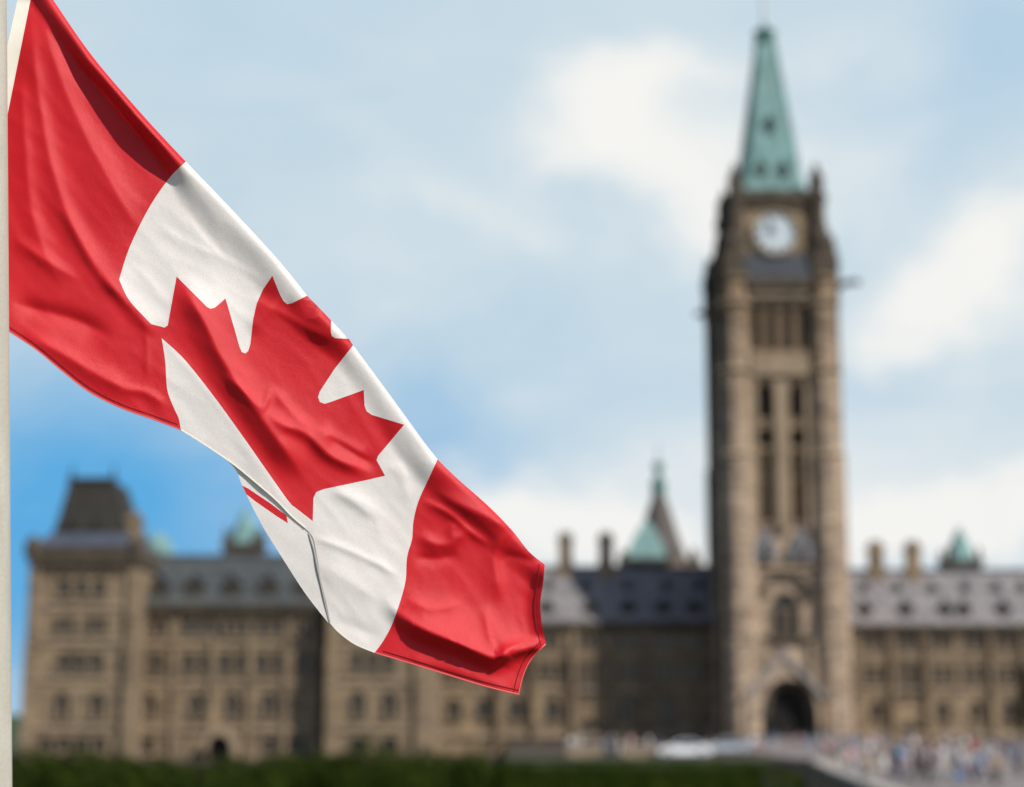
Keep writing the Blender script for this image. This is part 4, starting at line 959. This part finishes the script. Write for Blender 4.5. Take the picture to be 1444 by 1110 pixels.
# ------------------------------------------------------------------ people, cars, low walls
def skin_mat(c): return mat('skin', c, .6)
CL = {}
def cloth_m(c):
    if c not in CL: CL[c] = mat('clothing', c, .85, tuple(v * .8 for v in c), 4, .2, 30)
    return CL[c]
def person_meshes(pose):
    s = {'stand': 0, 'walk': .26}[pose]; J = {}; E = []
    def j(n, p, r, par=None):
        J[n] = (p, r); 
        if par: E.append((par, n))
    j('pelvis', (0, 0, .96), (.155, .11)); j('waist', (0, 0, 1.10), (.135, .095), 'pelvis'); j('chest', (0, .005, 1.29), (.165, .11), 'waist'); j('upper', (0, 0, 1.42), (.12, .08), 'chest')
    j('neck', (0, -.005, 1.50), (.052, .055), 'upper'); j('jaw', (0, -.02, 1.565), (.062, .075), 'neck'); j('head', (0, -.01, 1.645), (.078, .095), 'jaw'); j('crown', (0, 0, 1.71), (.06, .075), 'head')
    for sx, ph in ((1, 1), (-1, -1)):
        n = str(sx); f = s * ph
        j('sh' + n, (.185 * sx, 0, 1.415), (.06, .06), 'upper'); j('el' + n, (.235 * sx, .02 + f * .5, 1.14), (.043, .045), 'sh' + n)
        j('wr' + n, (.25 * sx, -.06 + f * .8, .91), (.029, .031), 'el' + n); j('pa' + n, (.255 * sx, -.08 + f * .85, .845), (.022, .042), 'wr' + n)
        j('hip' + n, (.095 * sx, 0, .90), (.095, .1), 'pelvis'); j('kn' + n, (.105 * sx, -.03 - f * .55, .50), (.058, .062), 'hip' + n)
        j('an' + n, (.11 * sx, .03 - f * 1.0 + (.12 if f < 0 else 0), .09), (.04, .045), 'kn' + n); j('toe' + n, (.12 * sx, -.13 - f * 1.0 + (.12 if f < 0 else 0), .035), (.042, .03), 'an' + n)
    names = list(J); me = bpy.data.meshes.new('tmp'); me.from_pydata([J[n][0] for n in names], [(names.index(a), names.index(b)) for a, b in E], [])
    o = bpy.data.objects.new('tmp', me); COL.objects.link(o)
    md = o.modifiers.new('s', 'SKIN'); o.modifiers.new('d', 'SUBSURF').levels = 2
    for i, n in enumerate(names): me.skin_vertices[0].data[i].radius = J[n][1]; me.skin_vertices[0].data[i].use_root = (i == 0)
    dg = bpy.context.evaluated_depsgraph_get(); dg.update(); ev = bpy.data.meshes.new_from_object(o.evaluated_get(dg)); bpy.data.objects.remove(o)
    V = [v.co.copy() for v in ev.vertices]; N = [v.normal.copy() for v in ev.vertices]; Fc = [tuple(p.vertices) for p in ev.polygons]
    body = MB(); body.add(V, Fc)
    for sx in (1, -1):                      # fingers, thumb
        n = str(sx); p = Vector(J['pa' + n][0])
        for k, L in enumerate((.062, .075, .08, .072)):
            y = -.034 + .022 * k; q = p + Vector((0, y, -.03)); body.tube([q, q + Vector((-.004 * sx, 0, -L * .5)), q + Vector((-.022 * sx, 0, -L))], [.0095, .0088, .006], 6)
        q = p + Vector((0, -.035, .03)); body.tube([q, q + Vector((-.008 * sx, -.03, -.03)), q + Vector((-.015 * sx, -.035, -.06))], [.012, .0105, .007], 6)
        h = Vector(J['head'][0]); body.tube([h + Vector((.078 * sx, .01, .02)), h + Vector((.09 * sx, .02, .0)), h + Vector((.078 * sx, .01, -.03))], [.012, .018, .01], 6)   # ear
        body.tube([h + Vector((.033 * sx, -.088, .002)), h + Vector((.033 * sx, -.098, .002))], [.012, .006], 6)
    h = Vector(J['head'][0]); body.tube([h + Vector((0, -.085, .015)), h + Vector((0, -.108, -.022)), h + Vector((0, -.088, -.032))], [.008, .016, .01], 6)
    body.tube([h + Vector((-.025, -.082, -.062)), h + Vector((0, -.094, -.064)), h + Vector((.025, -.082, -.062))], [.004, .009, .004], 6)
    def region(fn, off):
        m = MB(); idx = {}
        for f in Fc:
            c = sum((V[i] for i in f), Vector()) / len(f)
            if fn(c):
                g = []
                for i in f:
                    if i not in idx: idx[i] = len(m.v); m.v.append(tuple(V[i] + N[i] * off))
                    g.append(idx[i])
                m.f.append(tuple(g)); m.m.append(0)
        return m
    shirt = region(lambda c: (.93 < c.z < 1.475 and abs(c.x) < .2) or (abs(c.x) >= .165 and 1.16 < c.z < 1.475), .016)
    tro = region(lambda c: .10 < c.z < .97 and abs(c.x) < .195 and not (abs(c.x) > .19), .013)
    shoe, shoe_b = (region(lambda c, s=s: c.z <= .11 and c.x * s > 0, .012) for s in (1, -1))
    hair = region(lambda c: c.z > 1.66 or (c.z > 1.57 and c.y > .02), .018)
    return {'body': body, 'shirt': shirt, 'trousers': tro, 'shoe': shoe, 'shoe_b': shoe_b, 'hair': hair}
PROTO = {}
def person(x, y, rz, pose, shirt, tro, hair, skin, label, scale=1.):
    root = thing('person', label, 'person', (x, y, .004), 'people scattered over the plaza', rz); root.scale = (scale,) * 3
    mats = {'body': skin, 'shirt': cloth_m(shirt), 'trousers': cloth_m(tro), 'shoe': cloth_m((.03, .028, .026)), 'shoe_b': cloth_m((.03, .028, .026)), 'hair': cloth_m(hair)}
    if pose not in PROTO:
        PROTO[pose] = {}
        for k, mbx in person_meshes(pose).items():
            o = mbx.build(k.split('_b')[0], mats[k], None, smooth=True, fix=False); PROTO[pose][k] = o.data; bpy.data.objects.remove(o)
    for k, me in PROTO[pose].items():
        o = bpy.data.objects.new(k.split('_b')[0], me); COL.objects.link(o); o.parent = root
        o.material_slots[0].link = 'OBJECT'; o.material_slots[0].material = mats[k]
SK = [mat('skin', c, .55, spec=.4) for c in ((.55, .33, .23), (.42, .24, .15), (.22, .12, .07))]
WHT, BLK, BLU, NAV, RED, PNK, TAN, GRY, GRN, YEL = (.75, .74, .72), (.018, .018, .02), (.10, .28, .50), (.03, .045, .10), (.45, .04, .04), (.62, .36, .36), (.38, .28, .18), (.25, .25, .26), (.08, .16, .07), (.6, .42, .08)
CN = {WHT: 'white', BLK: 'black', BLU: 'blue', NAV: 'navy', RED: 'red', PNK: 'pink', TAN: 'tan', GRY: 'grey', GRN: 'green', YEL: 'yellow'}
def put(px, pfoot, shirt, tro, pose, rz, hair, sk, lab, sc_=1.):
    Y = CAMH * F / (pfoot - 1005); x = (px - CX) / F * math.hypot(Y, 0) * 1.0
    x = at(px, pfoot, Y).x
    person(x, Y, R(rz), pose, shirt, tro, hair, SK[sk], lab, sc_)
H1, H2, H3 = (.03, .02, .012), (.10, .055, .025), (.32, .22, .09)
PEOPLE = [
 (1280, 1096, WHT, NAV, 'stand', 20, H1, 0, 'person in white shirt and navy trousers standing on the near plaza'),
 (1301, 1104, BLK, BLK, 'walk', 80, H1, 1, 'person all in black walking, nearest to the frame bottom'),
 (1316, 1103, BLK, GRY, 'stand', -150, H2, 0, 'person in black top and grey trousers beside the walker in black'),
 (1340, 1093, WHT, TAN, 'walk', -70, H3, 0, 'fair-haired person in white top and tan trousers walking'),
 (1352, 1104, GRY, BLU, 'stand', 160, H1, 2, 'person in grey top and blue trousers near the frame bottom'),
 (1330, 1088, WHT, WHT, 'stand', 0, H2, 0, 'person dressed entirely in white on the plaza'),
 (1383, 1101, BLU, NAV, 'walk', 60, H2, 0, 'person in blue shirt walking on the right plaza'),
 (1438, 1092, NAV, BLK, 'stand', 200, H1, 1, 'person in navy top and black trousers at the right frame edge'),
 (1426, 1082, BLU, GRY, 'walk', -90, H2, 0, 'person in blue shirt and grey trousers by the right frame edge'),
 (1413, 1066, PNK, TAN, 'stand', 30, H3, 0, 'person in pink shirt standing below the dark tree'),
 (1240, 1086, TAN, BLK, 'walk', 100, H2, 0, 'person in tan jacket walking past the plaza kerb'),
 (1226, 1076, WHT, BLU, 'stand', 0, H1, 2, 'person in white shirt and blue trousers on the mid plaza'),
 (1258, 1070, GRY, NAV, 'walk', -60, H1, 0, 'person in grey shirt and navy trousers on the mid plaza'),
 (1202, 1062, BLU, TAN, 'stand', 180, H2, 0, 'person in blue shirt and tan trousers below the tower corner'),
 (1212, 1058, WHT, GRY, 'walk', 90, H1, 1, 'person in white shirt and grey trousers below the tower corner'),
 (1228, 1057, PNK, NAV, 'stand', 10, H1, 0, 'person in pink shirt and navy trousers near the wing wall'),
 (1170, 1054, GRY, BLK, 'stand', -20, H2, 0, 'person in grey top and black trousers right of the portal'),
 (1160, 1058, WHT, NAV, 'walk', 75, H3, 0, 'fair-haired person in white shirt right of the portal'),
 (1142, 1056, BLU, BLU, 'walk', -80, H1, 0, 'person all in blue in front of the portal'),
 (1128, 1055, PNK, GRY, 'stand', 140, H2, 1, 'person in pink top and grey trousers in front of the portal'),
 (1110, 1053, NAV, TAN, 'stand', 0, H1, 0, 'person in navy top and tan trousers on the portal axis'),
 (1082, 1059, BLK, GRY, 'walk', 90, H1, 2, 'person in black top and grey trousers left of the portal'),
 (1062, 1060, WHT, BLK, 'stand', 15, H2, 0, 'person in white shirt and black trousers left of the portal'),
 (1048, 1058, GRY, BLU, 'stand', -30, H1, 0, 'person in grey shirt and blue trousers beside the silver car'),
 (856, 1066, BLU, NAV, 'walk', 85, H1, 0, 'person in blue shirt between the low stone walls'),
 (868, 1063, BLK, BLK, 'stand', 0, H2, 1, 'person all in black between the low stone walls'),
 (930, 1066, NAV, GRY, 'stand', 170, H1, 0, 'person in navy top and grey trousers beside the white car'),
 (1290, 1064, WHT, TAN, 'walk', 45, H2, 0, 'person in white shirt and tan trousers below the low arch'),
 (1262, 1092, BLK, NAV, 'walk', 30, H1, 0, 'person in black top and navy trousers beside the person in white shirt and navy trousers'),
 (1291, 1088, GRY, BLK, 'stand', 120, H2, 1, 'person in grey top and black trousers in the nearer crowd'),
 (1309, 1094, WHT, BLK, 'walk', -40, H1, 0, 'person in white shirt and black trousers walking in the nearer crowd'),
 (1364, 1094, BLK, TAN, 'stand', -90, H3, 0, 'fair-haired person in black top and tan trousers'),
 (1398, 1090, WHT, NAV, 'walk', 130, H1, 1, 'person in white shirt and navy trousers walking at the right'),
 (1405, 1106, TAN, BLK, 'stand', 0, H1, 0, 'person in tan jacket and black trousers at the bottom right'),
 (1222, 1100, NAV, NAV, 'walk', -100, H2, 0, 'person all in navy near the curved kerb'),
 (1248, 1106, WHT, GRY, 'stand', 60, H1, 0, 'person in white shirt and grey trousers near the curved kerb'),
 (1202, 1086, PNK, WHT, 'walk', 20, H3, 0, 'fair-haired person in pink top and white trousers by the kerb'),
 (1320, 1078, YEL, TAN, 'stand', 0, H1, 0, 'person in yellow shirt on the far plaza'),
 (1346, 1076, WHT, BLU, 'walk', 90, H2, 2, 'person in white shirt and blue trousers on the far plaza'),
 (1270, 1080, NAV, WHT, 'walk', -20, H1, 0, 'person in navy top and white trousers on the mid plaza'),
 (1374, 1070, RED, NAV, 'stand', 0, H1, 0, 'person in red shirt and navy trousers on the far plaza'),
 (1362, 1062, WHT, BLK, 'stand', 40, H1, 0, 'person in white shirt and black trousers close to the wing wall'),
]
for a in PEOPLE: put(*a)
used = {(a[2], a[3], a[4]) for a in PEOPLE}; n_ = 0
LGT, MAU = (.52, .49, .48), (.36, .28, .30); CN[LGT], CN[MAU] = 'light grey', 'mauve'
prng = random.Random(11)
while n_ < 54:
    c = (prng.choice([WHT, WHT, LGT, LGT, MAU, MAU, GRY, TAN, BLK, NAV, PNK, BLU]), prng.choice([BLK, NAV, TAN, GRY, LGT, MAU]), prng.choice(['walk', 'stand']))
    if c in used or c[0] == c[1]: continue
    used.add(c); n_ += 1
    pf = prng.choice([1052, 1056, 1060, 1066, 1072, 1080, 1088, 1097, 1103]) + prng.uniform(-2, 3); lo = 1135 + max(0, pf - 1056) * 1.7
    put(prng.uniform(lo, 1440), pf, c[0], c[1], c[2], prng.uniform(0, 360), prng.choice([H1, H1, H2, H3]), prng.choice([0, 0, 1, 2]),
        f"person in {CN[c[0]]} top and {CN[c[1]]} trousers {'walking' if c[2] == 'walk' else 'standing'} in the plaza crowd")
for i, (c, t) in enumerate(((WHT, MAU), (LGT, WHT), (MAU, TAN), (WHT, LGT), (TAN, WHT), (PNK, LGT), (LGT, PNK), (GRY, TAN), (WHT, PNK), (BLU, WHT))):
    put((806, 818, 842, 862, 874, 890, 915, 1001, 1072, 1092)[i], (1063, 1060, 1061, 1058, 1061, 1060, 1062, 1066, 1061, 1056)[i], c, t, ('walk', 'stand')[i % 2], 37 * i, H1, 0, f"person in {CN[c]} top and {CN[t]} trousers {('walking', 'standing')[i % 2]} on the forecourt road")

def car(px, pfoot, rz, paint, label):
    Y = CAMH * F / (pfoot - 1005); p = at(px, pfoot, Y); L = 4.5
    root = thing('parked_car', label, 'car', (p.x, Y, .004), 'cars parked by the low walls', rz); o0 = Vector((p.x, Y, .004))
    side = [(-2.2, .32), (-2.25, .62), (-2.05, .84), (-1.15, .95), (-.5, 1.40), (.75, 1.46), (1.45, 1.02), (2.1, .96), (2.25, .72), (2.2, .32), (1.75, .28), (1.68, .5), (1.4, .66), (1.1, .5), (1.02, .28), (-1.02, .28), (-1.1, .5), (-1.4, .66), (-1.68, .5), (-1.75, .28)]
    V, T = cdt([(side, True)]); C = V[T].mean(1); T = T[inpoly(C, side)]; b = MB()
    wid = lambda z: .86 - max(0, z - .85) * .32
    n = len(V)
    b.add([o0 + Vector((x, -wid(z), z)) for x, z in V], [tuple(int(i) for i in t) for t in T]); b.add([o0 + Vector((x, wid(z), z)) for x, z in V], [tuple(int(i) for i in t) for t in T])
    k = len(side); b.add([o0 + Vector((x, -wid(z), z)) for x, z in side] + [o0 + Vector((x, wid(z), z)) for x, z in side], [(i, (i + 1) % k, k + (i + 1) % k, k + i) for i in range(k)])
    body = b.build('body', paint, root)
    g = MB()
    for s in (-1, 1):
        for q in ([(-.95, .98), (-.45, 1.34), (.12, 1.38), (.12, .98)], [(.2, .98), (.2, 1.38), (.7, 1.39), (1.28, 1.02), (1.25, .98)]):
            g.add([o0 + Vector((x, s * (wid(z) + .008), z)) for x, z in q], [tuple(range(len(q)))])
    for (xa, za), (xb, zb) in (((-1.12, .985), (-.53, 1.395)), ((1.42, 1.06), (.80, 1.455))):
        e = .012 * (-1 if xa < 0 else 1); g.add([o0 + Vector((xa + e, -.72, za)), o0 + Vector((xa + e, .72, za)), o0 + Vector((xb + e, .62, zb)), o0 + Vector((xb + e, -.62, zb))], [(0, 1, 2, 3)])
    g.build('window', M['pane'], root, fix=False)
    for s in (-1, 1):
        for x in (-1.4, 1.38):
            w = MB(); c = o0 + Vector((x, s * .78, .32))
            w.loft([[c + Vector((r * math.cos(a), yy, r * math.sin(a))) for a in np.linspace(0, 2 * math.pi, 20, endpoint=False)] for r, yy in ((.2, -.1), (.32, -.09), (.32, .09), (.2, .1))])
            wh = w.build('tyre', M['rubber'], root)
            MB().loft([[c + Vector((r * math.cos(a), s * yy, r * math.sin(a))) for a in np.linspace(0, 2 * math.pi, 16, endpoint=False)] for r, yy in ((.2, .101), (.19, .12), (.05, .13))]).build('rim', M['metal'], wh)
        MB().frus(o0.x - 2.18, o0.y + s * .62, [(.1, .62), (.12, .7), (.08, .78)], 8).build('headlight', M['clockw'], root)
        MB().box(o0.x + 2.16, o0.x + 2.25, o0.y + s * .66 - .12, o0.y + s * .66 + .12, .72, .86).build('tail_light', M['tail'], root)
M['rubber'] = mat('tyre_rubber', (.02, .02, .02), .9); M['tail'] = mat('tail_light', (.4, .01, .01), .3)
M['wcar'] = mat('white_car_paint', (.78, .78, .78), .25, spec=.5); M['scar'] = mat('silver_car_paint', (.45, .46, .48), .3, spec=.5, metal=.3)
car(965, 1066, 0, M['wcar'], 'white parked car left of the tower foot'); car(1026, 1061, 0, M['scar'], 'silver parked car at the tower foot')
def low_wall(px0, px1, pfoot, h, label):
    Y = CAMH * F / (pfoot - 1005); a, b = X(px0, pfoot, Y), X(px1, pfoot, Y)
    root = thing('low_wall', label, 'wall', ((a + b) / 2, Y, 0), 'low stone walls of the forecourt')
    MB().box(a, b, Y, Y + .5, .0045, h).build('wall', M['stone2'], root); MB().box(a - .06, b + .06, Y - .08, Y + .58, h + .001, h + .14).build('coping', M['kerb'], root)
M['stone2'] = mat('pale_walling', (.36, .28, .20), .9, (.26, .2, .145), .8, .3, 8, brick=(.6, .25, .015))
low_wall(800, 850, 1066, 1.0, 'low pale stone wall, leftmost on the forecourt'); low_wall(878, 926, 1066, 1.0, 'low pale stone wall left of the white car')
def curved_kerb():
    root = thing('kerb_wall', 'pale curved low wall between the dark path and the plaza', 'wall', (arc[2][0], arc[2][1], 0)); mb = MB(); rings = []
    for x, y in arc: rings.append([(x - .45, y, .0045), (x + .45, y, .0045), (x + .45, y, .3), (x - .45, y, .3)])
    mb.loft(rings).build('wall', M['kerb'], root)
curved_kerb()
